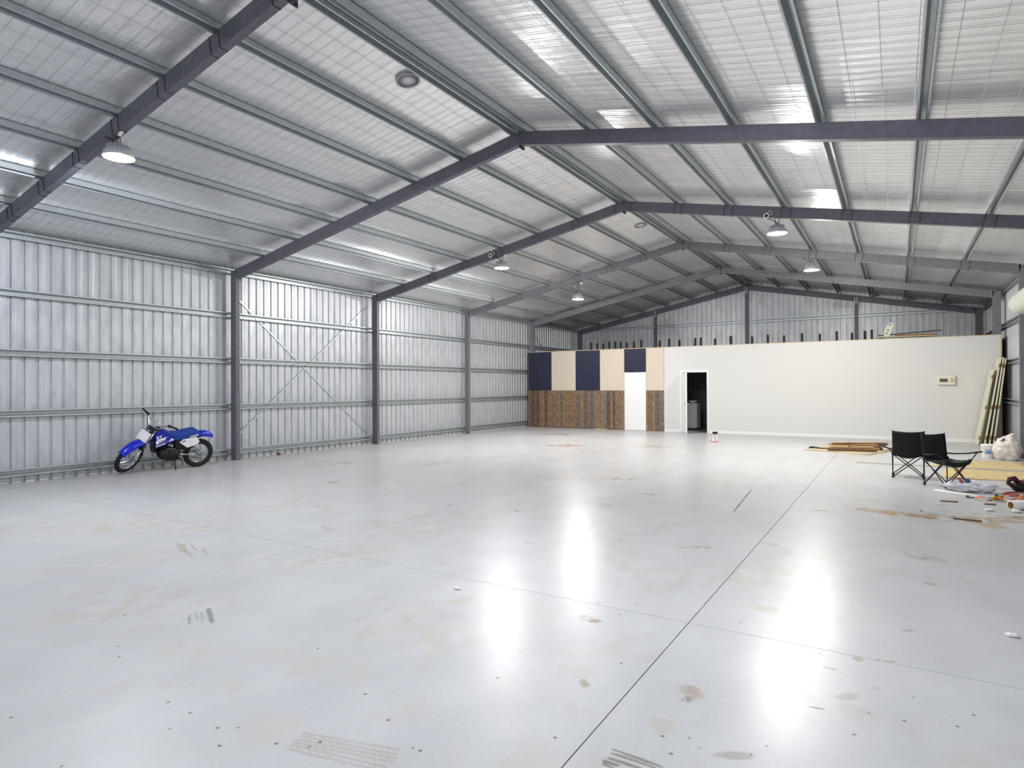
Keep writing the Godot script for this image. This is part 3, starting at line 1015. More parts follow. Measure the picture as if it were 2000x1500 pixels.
const MARKS = [
[6.01,3.60,6.41,3.42,0.020,150,140,120,0.60],
[6.09,3.59,6.48,3.42,0.020,150,140,120,0.60],
[6.13,3.60,6.50,3.43,0.020,150,140,120,0.60],
[6.21,3.64,6.48,3.53,0.020,150,140,120,0.60],
[6.47,3.46,6.68,3.37,0.020,150,140,120,0.60],
[6.48,3.60,6.75,3.48,0.020,150,140,120,0.60],
[8.11,2.64,8.38,2.50,0.035,120,122,124,0.70],
[8.09,2.51,8.28,2.40,0.015,120,122,124,0.50],
[8.08,2.56,8.26,2.47,0.012,120,122,124,0.30],
[8.12,2.58,8.30,2.48,0.012,120,122,124,0.30],
[10.05,1.80,10.51,1.90,0.018,165,158,145,0.50],
[10.04,1.83,10.51,1.93,0.018,165,158,145,0.50],
[10.03,1.85,10.52,1.97,0.018,165,158,145,0.50],
[10.02,1.87,10.52,2.00,0.018,165,158,145,0.50],
[10.02,1.90,10.53,2.03,0.018,165,158,145,0.50],
[10.01,1.92,10.53,2.07,0.018,165,158,145,0.50],
[11.28,2.55,11.50,2.54,0.016,110,108,102,0.75],
[11.29,2.52,11.48,2.52,0.016,110,108,102,0.75],
[11.29,2.48,11.43,2.48,0.016,110,108,102,0.75],
[11.28,2.45,11.39,2.45,0.016,110,108,102,0.75],
[11.29,2.43,11.36,2.42,0.016,110,108,102,0.75],
[5.62,5.71,6.04,5.63,0.030,168,152,132,0.50],
[5.73,5.65,6.09,5.54,0.030,168,152,132,0.50],
[6.68,4.90,6.99,4.85,0.040,168,152,132,0.60],
[6.76,4.86,6.98,4.79,0.030,168,152,132,0.60],
[10.58,8.15,10.44,10.01,0.006,60,60,60,0.90],
[12.00,9.18,12.28,9.09,0.160,176,148,112,0.80],
[12.28,9.09,12.55,9.07,0.160,176,148,112,0.80],
[12.55,9.07,12.80,9.05,0.160,176,148,112,0.80],
[12.80,9.05,13.11,9.10,0.160,176,148,112,0.80],
[13.11,9.10,13.67,9.43,0.160,176,148,112,0.80],
[13.12,9.24,13.32,8.68,0.140,180,155,120,0.70],
[12.55,9.00,12.85,8.94,0.080,150,122,88,0.80],
[12.91,9.25,13.14,9.22,0.035,95,75,55,0.90],
[11.66,9.83,12.15,9.98,0.050,168,152,132,0.30],
[12.88,9.52,13.14,9.57,0.080,185,165,130,0.60],
[13.57,9.58,13.69,9.58,0.050,110,85,60,0.80],
[11.82,4.53,11.91,4.52,0.008,100,100,100,0.80],
[11.99,3.92,12.05,3.92,0.008,100,100,100,0.80],
[11.98,3.40,12.03,3.41,0.008,100,100,100,0.80],
[12.74,10.03,12.91,9.96,0.008,100,100,100,0.80]]
const PATCHES = [
[2.48,9.29,0.33,0.19,0.53,140,105,70,0.55],
[2.12,8.79,0.43,0.27,0.53,168,152,132,0.35],
[3.60,6.86,0.11,0.08,0.53,140,105,70,0.50],
[4.31,7.28,0.12,0.09,0.53,140,105,70,0.70],
[4.15,9.97,0.21,0.13,0.53,140,105,70,0.45],
[4.02,10.29,0.49,0.28,0.53,168,152,132,0.30],
[5.83,6.96,0.19,0.16,0.53,168,152,132,0.35],
[7.22,6.66,0.06,0.05,0.54,120,122,124,0.80],
[8.21,6.81,0.07,0.06,0.54,120,122,124,0.80],
[2.70,18.43,0.60,0.34,0.51,90,75,60,0.60],
[4.66,14.99,0.55,0.45,0.52,140,105,70,0.50],
[2.25,18.71,0.26,0.60,0.51,168,152,132,0.40],
[8.12,9.99,0.49,0.28,0.53,168,152,132,0.50],
[8.35,9.99,0.17,0.12,0.53,140,105,70,0.50],
[6.79,15.87,0.47,0.36,0.52,140,105,70,0.40],
[8.97,7.79,0.31,0.19,0.54,168,152,132,0.30],
[10.52,3.90,0.06,0.07,0.55,140,105,70,0.55],
[10.59,3.88,0.05,0.04,0.55,110,95,60,0.60],
[10.58,3.58,0.05,0.02,0.55,140,105,70,0.45],
[10.71,4.34,0.03,0.04,0.55,190,150,110,0.50],
[10.91,3.04,0.03,0.05,0.55,120,110,80,0.50],
[11.43,3.22,0.07,0.09,0.55,150,125,95,0.50],
[11.42,3.15,0.04,0.04,0.55,110,95,70,0.50],
[12.50,6.94,0.12,0.22,0.54,168,152,132,0.45],
[12.65,6.84,0.09,0.21,0.54,168,152,132,0.45],
[12.81,6.31,0.09,0.17,0.54,168,152,132,0.45],
[12.56,6.01,0.05,0.05,0.54,165,120,85,0.60],
[12.35,4.89,0.05,0.04,0.55,140,105,70,0.40],
[12.40,4.80,0.05,0.04,0.55,140,105,70,0.35],
[10.70,6.19,0.10,0.05,0.54,140,105,70,0.55],
[10.52,6.12,0.08,0.06,0.54,168,152,132,0.45],
[11.31,6.55,0.13,0.27,0.54,168,152,132,0.35],
[12.09,6.80,0.15,0.08,0.54,168,152,132,0.40],
[11.56,4.73,0.09,0.08,0.55,168,152,132,0.45],
[11.92,3.49,0.08,0.06,0.55,168,152,132,0.30],
[12.17,3.44,0.10,0.11,0.55,180,165,145,0.35],
[12.12,3.61,0.08,0.04,0.55,130,115,95,0.35],
[11.78,3.93,0.06,0.04,0.55,168,152,132,0.30],
[12.15,4.14,0.03,0.03,0.55,140,105,70,0.45],
[12.30,4.20,0.04,0.02,0.55,140,105,70,0.50],
[12.25,3.79,0.03,0.02,0.55,120,122,124,0.40],
[11.54,2.81,0.01,0.01,0.55,90,75,60,0.80],
[11.74,2.78,0.10,0.03,0.55,120,112,95,0.45],
[11.63,2.78,0.05,0.02,0.55,120,110,90,0.45],
[11.50,8.81,0.13,0.05,0.54,140,105,70,0.50],
[9.90,7.74,0.13,0.10,0.54,168,152,132,0.20],
[10.06,10.48,0.25,0.08,0.53,168,152,132,0.40],
[11.10,10.13,0.27,0.07,0.53,168,152,132,0.45],
[7.88,3.96,0.21,0.11,0.54,168,152,132,0.25],
[8.47,4.96,0.08,0.06,0.54,168,152,132,0.35],
[9.13,5.47,0.05,0.05,0.54,168,152,132,0.45],
[9.55,3.76,0.10,0.12,0.55,190,165,140,0.40],
[8.83,4.43,0.19,0.08,0.54,168,152,132,0.20],
[7.07,2.42,0.08,0.04,0.55,168,152,132,0.45],
[8.04,2.78,0.17,0.09,0.55,196,180,160,0.40],
[8.84,1.74,0.21,0.07,0.55,190,180,162,0.35],
[9.24,1.98,0.17,0.08,0.55,190,180,162,0.35],
[9.46,2.40,0.16,0.14,0.55,186,178,160,0.35],
[9.04,2.30,0.28,0.12,0.55,196,186,168,0.30],
[9.82,1.87,0.15,0.15,0.55,196,188,172,0.35],
[9.73,3.08,0.20,0.27,0.55,196,188,172,0.35],
[10.29,2.26,0.14,0.18,0.55,196,188,172,0.30],
[10.80,3.22,0.13,0.21,0.55,192,184,168,0.40],
[11.06,2.79,0.13,0.10,0.55,190,180,160,0.40],
[10.18,3.89,0.18,0.21,0.55,192,184,168,0.35],
[11.40,2.84,0.07,0.07,0.55,180,170,150,0.35],
[9.72,2.56,0.12,0.21,0.55,198,190,175,0.30],
[10.52,2.83,0.08,0.09,0.55,196,188,172,0.30],
[10.75,2.07,0.06,0.04,0.55,190,180,160,0.30],
[8.66,2.12,0.16,0.08,0.55,196,186,168,0.30],
[9.24,8.87,0.23,0.09,0.53,140,105,70,0.35]]
const SPECKS = [[4.34,9.01,0.009], [10.99,9.43,0.016], [9.77,1.66,0.020], [9.33,2.59,0.018], [10.99,3.37,0.015], [12.58,3.57,0.016], [12.37,3.50,0.015], [5.47,3.79,0.019], [8.83,5.09,0.022], [9.84,7.08,0.013], [2.38,4.06,0.019], [7.54,2.78,0.009], [11.81,2.83,0.008], [10.56,2.10,0.017], [4.35,10.54,0.013], [11.59,6.43,0.012], [8.97,12.11,0.009], [7.72,2.27,0.019], [7.57,3.35,0.009], [12.06,5.16,0.008], [9.71,1.79,0.010], [13.21,6.85,0.021], [9.63,1.74,0.021], [11.95,4.11,0.019], [9.97,1.80,0.021], [12.78,16.27,0.022], [11.85,2.93,0.011], [12.35,17.33,0.019], [12.38,11.08,0.017], [9.87,3.60,0.008], [12.28,4.51,0.010], [8.68,1.27,0.020], [11.52,7.30,0.011], [8.24,1.97,0.020], [12.42,11.37,0.012], [9.45,1.62,0.010], [11.02,2.50,0.018], [10.48,2.85,0.015], [9.99,2.34,0.022], [10.13,1.92,0.015], [11.86,4.22,0.014], [8.35,13.16,0.009], [12.55,6.88,0.016], [10.52,2.10,0.011], [12.66,3.73,0.019], [10.47,4.22,0.016], [8.41,1.90,0.017], [10.12,1.87,0.014], [5.51,5.87,0.013], [8.70,4.16,0.019], [8.17,2.46,0.018], [8.19,11.19,0.009], [9.80,6.25,0.009], [12.42,3.78,0.010], [9.19,1.75,0.018], [6.59,10.14,0.009], [9.34,1.22,0.012], [11.51,2.66,0.020], [11.45,4.37,0.015], [12.33,9.11,0.013], [8.76,3.92,0.008], [12.23,3.49,0.011], [9.39,1.75,0.022], [10.27,2.21,0.020], [11.43,2.77,0.016], [12.25,4.19,0.012], [12.18,3.24,0.021], [10.69,4.09,0.022]]


# ---------------------------------------------------------------- motorcycle: x to its left, y up, z forward
func P3(x: float, q: Array) -> Vector3:
	return Vector3(x, q[1], q[0])


func side_loft(outline: Array, sections: Array, smooth := true) -> SurfaceTool:   # outline of [z, y] swept across x; sections [x, scale]
	var st := nst(smooth)
	var cz := 0.0
	var cy := 0.0
	for q in outline:
		cz += q[0] / outline.size(); cy += q[1] / outline.size()
	var rings := []
	for s in sections:
		var ring := []
		for q in outline:
			ring.append(Vector3(s[0], cy + (q[1] - cy) * s[1], cz + (q[0] - cz) * s[1]))
		rings.append(ring)
	loft(st, rings, true, true)
	return st


func rounded(outline: Array, n := 1) -> Array:   # Chaikin corner cutting
	var a := outline
	for k in n:
		var b := []
		for i in a.size():
			var p: Array = a[i]
			var q: Array = a[(i + 1) % a.size()]
			b.append([p[0] * 0.75 + q[0] * 0.25, p[1] * 0.75 + q[1] * 0.25])
			b.append([p[0] * 0.25 + q[0] * 0.75, p[1] * 0.25 + q[1] * 0.75])
		a = b
	return a


func side_plate(poly: Array, x0: float, x1: float) -> SurfaceTool:
	var st := nst()
	var pp := PackedVector2Array()
	for q in poly: pp.append(Vector2(q[0], q[1]))
	prism(st, pp, Vector3(x0, 0, 0), Vector3(0, 0, 1), Vector3.UP, Vector3(x1 - x0, 0, 0))
	return st


func wheel(t: Node3D, called: String, R: float, tr: float, xf: Transform3D) -> Node3D:
	var w := Node3D.new()
	w.transform = xf
	put(w, called, t)
	var st := nst(true)
	torus(st, R - tr - 0.006, tr, tr * 0.95, 40, 12)
	obj("tyre", st, M.rubber, w)
	st = nst()
	for k in 34:
		var a := TAU * k / 34.0
		for row in [-1, 0, 1]:
			var aa := a + (0.5 if row == 0 else 0.0) * TAU / 34.0
			var rr := R - 0.010 - (0.012 if row else 0.0)
			var b := Basis(Vector3.RIGHT, -aa)
			bx(st, b * Vector3(row * tr * 0.72, rr, 0), Vector3(tr * 0.55, 0.024, 0.022), b * Basis(Vector3.BACK, -row * 0.7))
	var kn := obj("tread_knobs", st, M.rubber, w)
	kn.set_meta("kind", "stuff")
	st = nst(true)
	torus(st, R - tr * 2.0 - 0.012, 0.012, 0.026, 40, 8)
	obj("rim", st, M.chrome, w)
	st = nst(true)
	lathe(st, [Vector2(0, -0.05), Vector2(0.055, -0.05), Vector2(0.055, -0.035), Vector2(0.03, -0.03), Vector2(0.03, 0.03), Vector2(0.055, 0.035), Vector2(0.055, 0.05), Vector2(0, 0.05)], 20, Transform3D(Basis(Vector3.BACK, PI / 2), Vector3.ZERO))
	obj("hub", st, M.alloy, w)
	st = nst()
	for k in 32:
		var a := TAU * k / 32.0
		var off := (0.35 if k % 4 < 2 else -0.35)
		var sx := 0.036 if k % 2 else -0.036
		tube(st, [Vector3(sx, cos(a + off) * 0.05, sin(a + off) * 0.05), Vector3(0, cos(a) * (R - tr * 2.0 - 0.014), sin(a) * (R - tr * 2.0 - 0.014))], 0.0022, 4, false)
	var sp := obj("spokes", st, M.chrome, w)
	sp.set_meta("kind", "stuff")
	return w


func letters(text: String, size: float, m: Material, parent: Node, at: Vector3, b: Basis, called := "lettering", stretch := 1.0) -> void:
	var tm := TextMesh.new()
	var f := SystemFont.new()
	f.font_names = PackedStringArray(["Droid Sans"])
	f.font_weight = 700
	tm.font = f
	tm.text = text
	tm.font_size = 64
	tm.pixel_size = size / 64.0
	tm.depth = 0.002
	tm.curve_step = 2.0
	place(called, tm, m, parent, Transform3D(b * Basis.from_scale(Vector3(stretch, 1, 1)), at))


func make_bike() -> void:
	var t := thing("dirt_motorcycle", "blue and white off-road motorcycle on its stand against the left wall", "motorcycle", V(0.27, 0.0, 7.20))
	t.basis = Basis(Vector3.UP, deg_to_rad(-6.0)) * Basis(Vector3.BACK, deg_to_rad(-14.0))
	var left := Basis(Vector3.UP, PI / 2)      # lettering that reads from the left side
	# rear wheel and drive
	var rw := wheel(t, "rear_wheel", 0.292, 0.046, Transform3D(Basis(), Vector3(0, 0.296, -0.08)))
	var st := nst(true)
	torus(st, 0.088, 0.006, 0.004, 36, 6, Transform3D(Basis(), Vector3(0.062, 0, 0)))
	torus(st, 0.06, 0.012, 0.004, 30, 6, Transform3D(Basis(), Vector3(0.062, 0, 0)))
	for k in 5:
		var a := TAU * k / 5.0
		tube(st, [Vector3(0.062, cos(a) * 0.05, sin(a) * 0.05), Vector3(0.062, cos(a) * 0.085, sin(a) * 0.085)], 0.007, 6)
	obj("sprocket", st, M.alloy, rw)
	for k in [-1, 1]:
		st = nst(true)
		tube(st, [Vector3(0.085 * k, 0.335, 0.34), Vector3(0.088 * k, 0.31, 0.12), Vector3(0.088 * k, 0.292, -0.10)], 0.015, 8)
		obj("swingarm", st, M.alloy, t)
		st = nst(true)
		tube(st, [Vector3(0.105 * k, 0.31, -0.055), Vector3(0.10 * k, 0.42, 0.02)], 0.012, 8)
		tube(st, [Vector3(0.102 * k, 0.40, 0.005), Vector3(0.098 * k, 0.53, 0.08)], 0.024, 10)
		obj("shock_absorber", st, M.alloy, t)
	st = nst()
	for q in [[0.385, 0.36], [0.208, 0.215]]:
		tube(st, [P3(0.064, [-0.08, q[0]]), P3(0.064, [0.33, 0.30 + (0.045 if q[0] > 0.3 else 0.0)])], 0.006, 6)
	obj("chain", st, M.engine, t)
	# frame tubes
	st = nst(true)
	tube(st, [P3(0, [0.86, 0.80]), P3(0, [0.9, 0.70])], 0.03, 10)
	tube(st, [P3(0, [0.86, 0.76]), P3(0, [0.62, 0.68]), P3(0, [0.40, 0.62]), P3(0, [0.06, 0.68])], 0.018, 8)
	tube(st, [P3(0, [0.88, 0.71]), P3(0, [0.78, 0.52]), P3(0, [0.68, 0.30]), P3(0, [0.58, 0.22])], 0.018, 8)
	for k in [-1, 1]:
		tube(st, [P3(0.07 * k, [0.58, 0.22]), P3(0.09 * k, [0.36, 0.23]), P3(0.09 * k, [0.32, 0.36]), P3(0.09 * k, [0.36, 0.60])], 0.014, 8)
		tube(st, [P3(0.09 * k, [0.34, 0.42]), P3(0.09 * k, [0.06, 0.62]), P3(0.085 * k, [-0.06, 0.68])], 0.012, 8)
	obj("frame", st, M.engine, t)
	# engine
	var en := Node3D.new()
	put(en, "engine", t)
	st = side_loft(rounded([[0.34, 0.24], [0.62, 0.24], [0.70, 0.34], [0.66, 0.44], [0.36, 0.46], [0.31, 0.36]], 1), [[-0.11, 0.8], [-0.10, 0.97], [0.10, 0.97], [0.11, 0.8]])
	obj("crankcase", st, M.engine, en)
	st = nst(true)
	lathe(st, [Vector2(0.105, 0.0), Vector2(0.105, 0.02), Vector2(0.09, 0.034), Vector2(0.0, 0.036)], 28, Transform3D(Basis(Vector3.BACK, -PI / 2), Vector3(0.10, 0.345, 0.44)))
	obj("side_cover", st, M.black, en)
	st = nst(true)
	lathe(st, [Vector2(0.072, 0.0), Vector2(0.072, 0.018), Vector2(0.06, 0.028), Vector2(0.0, 0.03)], 24, Transform3D(Basis(Vector3.BACK, -PI / 2), Vector3(0.10, 0.34, 0.60)))
	obj("side_cover", st, M.engine, en)
	st = nst()
	for k in 7:
		bevel(st, P3(0, [0.585 + 0.006 * k, 0.45 + 0.017 * k]), Vector3(0.15, 0.008, 0.15), 0.003, Basis(Vector3.RIGHT, 0.25))
	bevel(st, P3(0, [0.60, 0.50]), Vector3(0.10, 0.13, 0.10), 0.008, Basis(Vector3.RIGHT, 0.25))
	obj("cylinder", st, M.engine, en)
	st = nst(true)
	lathe(st, [Vector2(0.0, 0.0), Vector2(0.03, 0.0), Vector2(0.03, 0.05), Vector2(0.02, 0.07), Vector2(0.0, 0.075)], 14, Transform3D(Basis(), Vector3(0.05, 0.47, 0.47)))
	obj("carburettor", st, M.alloy, en)
	st = nst()
	bevel(st, P3(0.105, [0.50, 0.462]), Vector3(0.012, 0.010, 0.16), 0.003)
	obj("clutch_arm", st, M.alloy, en)
	# exhaust
	st = nst(true)
	tube(st, [P3(0.02, [0.66, 0.55]), P3(0.05, [0.76, 0.60]), P3(0.055, [0.825, 0.60]), P3(0.055, [0.835, 0.52]), P3(0.05, [0.81, 0.44]), P3(0.0, [0.74, 0.40]), P3(-0.07, [0.66, 0.42]), P3(-0.11, [0.50, 0.50]), P3(-0.13, [0.2, 0.58]), P3(-0.13, [-0.05, 0.62])], [0.026, 0.03, 0.034, 0.036, 0.037, 0.036, 0.034, 0.03, 0.034, 0.034], 12)
	obj("exhaust", st, M.black, t)
	# airbox and seat
	st = side_loft([[0.42, 0.60], [0.06, 0.66], [0.02, 0.56], [0.22, 0.40], [0.40, 0.44]], [[-0.095, 0.9], [-0.09, 1.0], [0.09, 1.0], [0.095, 0.9]], false)
	obj("airbox", st, M.black, t)
	st = side_loft(rounded([[-0.035, 0.672], [0.0, 0.775], [0.03, 0.822], [0.10, 0.815], [0.38, 0.765], [0.52, 0.77], [0.56, 0.72], [0.50, 0.66], [0.42, 0.608], [0.30, 0.64]], 1), [[-0.115, 0.9], [-0.11, 0.97], [-0.085, 1.0], [0.085, 1.0], [0.11, 0.97], [0.115, 0.9]])
	var seat := obj("seat", st, M.vinyl_blue, t)
	letters("YAMAHA", 0.052, M.bike_white, seat, Vector3(0.118, 0.700, 0.090), left * Basis(Vector3.BACK, 0.24), "lettering", 0.78)
	# tank
	var tk_out := [[0.80, 0.815], [0.762, 0.858], [0.702, 0.862], [0.60, 0.835], [0.535, 0.79], [0.481, 0.708], [0.422, 0.609], [0.598, 0.543], [0.783, 0.479], [0.809, 0.60], [0.834, 0.758]]
	st = side_loft(rounded(tk_out, 1), [[-0.125, 0.82], [-0.118, 0.93], [-0.09, 0.99], [0.0, 1.0], [0.09, 0.99], [0.118, 0.93], [0.125, 0.82]])
	var tank := obj("fuel_tank", st, M.bike_blue_dark, t)
	obj("tank_flash", side_plate([[0.795, 0.637], [0.765, 0.667], [0.61, 0.718], [0.66, 0.63], [0.70, 0.60], [0.79, 0.568]], 0.118, 0.1275), M.bike_white, tank)
	obj("tank_flash", side_plate([[0.785, 0.544], [0.703, 0.569], [0.625, 0.602], [0.588, 0.660], [0.632, 0.575], [0.713, 0.547], [0.782, 0.525]], 0.118, 0.1275), M.bike_white, tank)
	obj("tank_flash", side_plate([[0.581, 0.613], [0.517, 0.685], [0.468, 0.647]], 0.112, 0.1275), M.bike_white, tank)
	obj("tank_flash_mark", side_plate([[0.735, 0.585], [0.735, 0.645], [0.722, 0.648], [0.722, 0.598], [0.66, 0.622], [0.675, 0.605]], 0.127, 0.1295), M.decal_black, tank)
	obj("tank_flash_mark", side_plate([[0.705, 0.62], [0.70, 0.648], [0.672, 0.655], [0.665, 0.635]], 0.127, 0.1295), M.decal_blue, tank)
	letters("RT", 0.085, M.bike_white, tank, Vector3(0.1265, 0.708, 0.745), left * Basis(Vector3.BACK, 0.22), "lettering", 1.1)
	st = nst(true)
	lathe(st, [Vector2(0, 0), Vector2(0.034, 0), Vector2(0.036, 0.02), Vector2(0.03, 0.03), Vector2(0, 0.032)], 18, Transform3D(Basis(), P3(0, [0.73, 0.852])))
	tube(st, [P3(0, [0.73, 0.88]), P3(0.0, [0.75, 0.92]), P3(0, [0.79, 0.90]), P3(0, [0.82, 0.84])], 0.004, 6)
	obj("filler_cap", st, M.black, tank)
	# white side panel
	var sp := obj("side_panel", side_plate([[0.365, 0.584], [0.302, 0.640], [0.044, 0.677], [-0.018, 0.589], [0.008, 0.529], [0.208, 0.470]], 0.115, 0.134), M.bike_white, t)
	letters("100", 0.042, M.decal_blue, sp, Vector3(0.135, 0.602, 0.290), left * Basis(Vector3.BACK, 0.25), "lettering", 1.1)
	# rear mudguard
	st = nst(true)
	var rows := []
	for q in [[0.10, 0.72, 0.075], [0.0, 0.765, 0.085], [-0.09, 0.775, 0.085], [-0.18, 0.765, 0.08], [-0.26, 0.73, 0.07], [-0.32, 0.688, 0.055]]:
		var row := []
		for k in 9:
			var a := lerpf(-1.0, 1.0, k / 8.0)
			row.append(Vector3(a * q[2], q[1] - 0.10 * (q[2] / 0.085) * pow(absf(a), 3.0), q[0]))
		rows.append(row)
	slab(st, rows, Vector3(0, -0.012, 0))
	obj("rear_mudguard", st, M.bike_blue, t)
	# stand, pegs
	st = nst(true)
	tube(st, [Vector3(0.09, 0.27, 0.40), Vector3(0.14, 0.20, 0.41), Vector3(0.30, -0.065, 0.44)], 0.011, 8)
	bx(st, Vector3(0.305, -0.068, 0.44), Vector3(0.05, 0.012, 0.045), Basis(Vector3.BACK, deg_to_rad(14.0)))
	obj("kickstand", st, M.black, t)
	for k in [-1, 1]:
		st = nst()
		bevel(st, Vector3(0.17 * k, 0.27, 0.35), Vector3(0.11, 0.025, 0.04), 0.004)
		obj("footpeg", st, M.black, t)
	# ---- everything that turns with the handlebar
	var u := Vector3(0, 0.848, -0.53)
	var H := Vector3(0, 0.74, 0.88)
	var rot := Basis(u, deg_to_rad(32.0))
	var S := Transform3D(rot, H - rot * H)
	var F := func(n: String, s2: SurfaceTool, m: Material) -> MeshInstance3D:
		var o := obj(n, s2, m, t)
		o.transform = S
		return o
	wheel(t, "front_wheel", 0.305, 0.037, S * Transform3D(Basis(), Vector3(0, 0.325, 1.20)))
	for k in [-1, 1]:
		st = nst(true)
		tube(st, [H + u * 0.14 + Vector3(0.085 * k, 0, 0.045), Vector3(0.085 * k, 0.58, 1.025)], 0.017, 10)
		F.call("fork_tube", st, M.chrome)
		st = nst(true)
		tube(st, [Vector3(0.085 * k, 0.60, 1.012), Vector3(0.085 * k, 0.54, 1.05), Vector3(0.085 * k, 0.50, 1.076)], [0.028, 0.032, 0.024], 12)
		F.call("fork_boot", st, M.rubber)
		st = nst(true)
		tube(st, [Vector3(0.085 * k, 0.52, 1.063), Vector3(0.085 * k, 0.36, 1.165), Vector3(0.085 * k, 0.305, 1.20)], [0.021, 0.023, 0.024], 10)
		F.call("fork_slider", st, M.alloy)
	for q in [[0.13, 0.05], [-0.06, 0.05]]:
		st = nst()
		bevel(st, H + u * q[0] + Vector3(0, 0, q[1] * 0.6), Vector3(0.22, 0.03, 0.08), 0.006, Basis(Vector3.RIGHT, 0.56))
		F.call("fork_clamp", st, M.black)
	# front mudguard
	st = nst(true)
	rows = []
	for q in [[0.86, 0.62, 0.055], [0.94, 0.67, 0.08], [1.06, 0.685, 0.092], [1.20, 0.67, 0.095], [1.32, 0.625, 0.093], [1.42, 0.56, 0.086], [1.47, 0.515, 0.076]]:
		var row := []
		for k in 9:
			var a := lerpf(-1.0, 1.0, k / 8.0)
			row.append(Vector3(a * q[2], q[1] - 0.065 * pow(absf(a), 3.0), q[0] - 0.02 * absf(a)))
		rows.append(row)
	slab(st, rows, Vector3(0, -0.008, 0))
	F.call("front_mudguard", st, M.bike_blue)
	# number plate
	var pb := Basis(Vector3.RIGHT, -0.50)
	var pc := Vector3(0, 0.755, 1.02)
	st = nst()
	bevel(st, pc, Vector3(0.22, 0.19, 0.012), 0.005, pb)
	var pl: MeshInstance3D = F.call("number_plate", st, M.bike_white)
	st = nst(true)
	for q in [[-0.07, 0.05], [0.07, 0.05], [-0.07, -0.055], [0.07, -0.055]]:
		lathe(st, [Vector2(0.007, 0.0), Vector2(0.007, 0.003), Vector2(0.0, 0.004)], 10, Transform3D(pb * Basis(Vector3.RIGHT, PI / 2), pc + pb * Vector3(q[0], q[1], 0.006)))
	var pbolt := obj("plate_bolts", st, M.engine, pl)
	pbolt.set_meta("kind", "stuff")
	# handlebar
	st = nst(true)
	tube(st, [Vector3(-0.40, 1.045, 0.72), Vector3(-0.24, 1.035, 0.76), Vector3(-0.19, 1.0, 0.79), Vector3(-0.10, 0.90, 0.83), Vector3(0.10, 0.90, 0.83), Vector3(0.19, 1.0, 0.79), Vector3(0.24, 1.035, 0.76), Vector3(0.40, 1.045, 0.72)], 0.0115, 10)
	tube(st, [Vector3(-0.185, 1.0, 0.79), Vector3(0.185, 1.0, 0.79)], 0.008, 8)
	var hb: MeshInstance3D = F.call("handlebar", st, M.chrome)
	for k in [-1, 1]:
		st = nst(true)
		tube(st, [Vector3(0.28 * k, 1.039, 0.75), Vector3(0.29 * k, 1.04, 0.7475), Vector3(0.40 * k, 1.045, 0.72), Vector3(0.405 * k, 1.0455, 0.719)], [0.024, 0.018, 0.018, 0.022], 12)
		obj("grip", st, M.rubber, hb)
		st = nst()
		bevel(st, Vector3(0.25 * k, 1.036, 0.757), Vector3(0.06, 0.04, 0.045), 0.008)
		obj("switch_block", st, M.black, hb)
		st = nst(true)
		tube(st, [Vector3(0.24 * k, 1.03, 0.79), Vector3(0.30 * k, 1.03, 0.81), Vector3(0.40 * k, 1.035, 0.795)], [0.008, 0.006, 0.007], 8)
		obj("lever", st, M.alloy, hb)
		st = nst(true)
		tube(st, [Vector3(0.23 * k, 1.03, 0.79), Vector3(0.15 * k, 1.01, 0.87), Vector3(0.08 * k, 0.93, 0.91), Vector3(0.05 * k, 0.82, 0.92), Vector3(0.05 * k, 0.72, 0.90)], 0.0055, 6)
		obj("control_cable", st, M.rubber, hb)


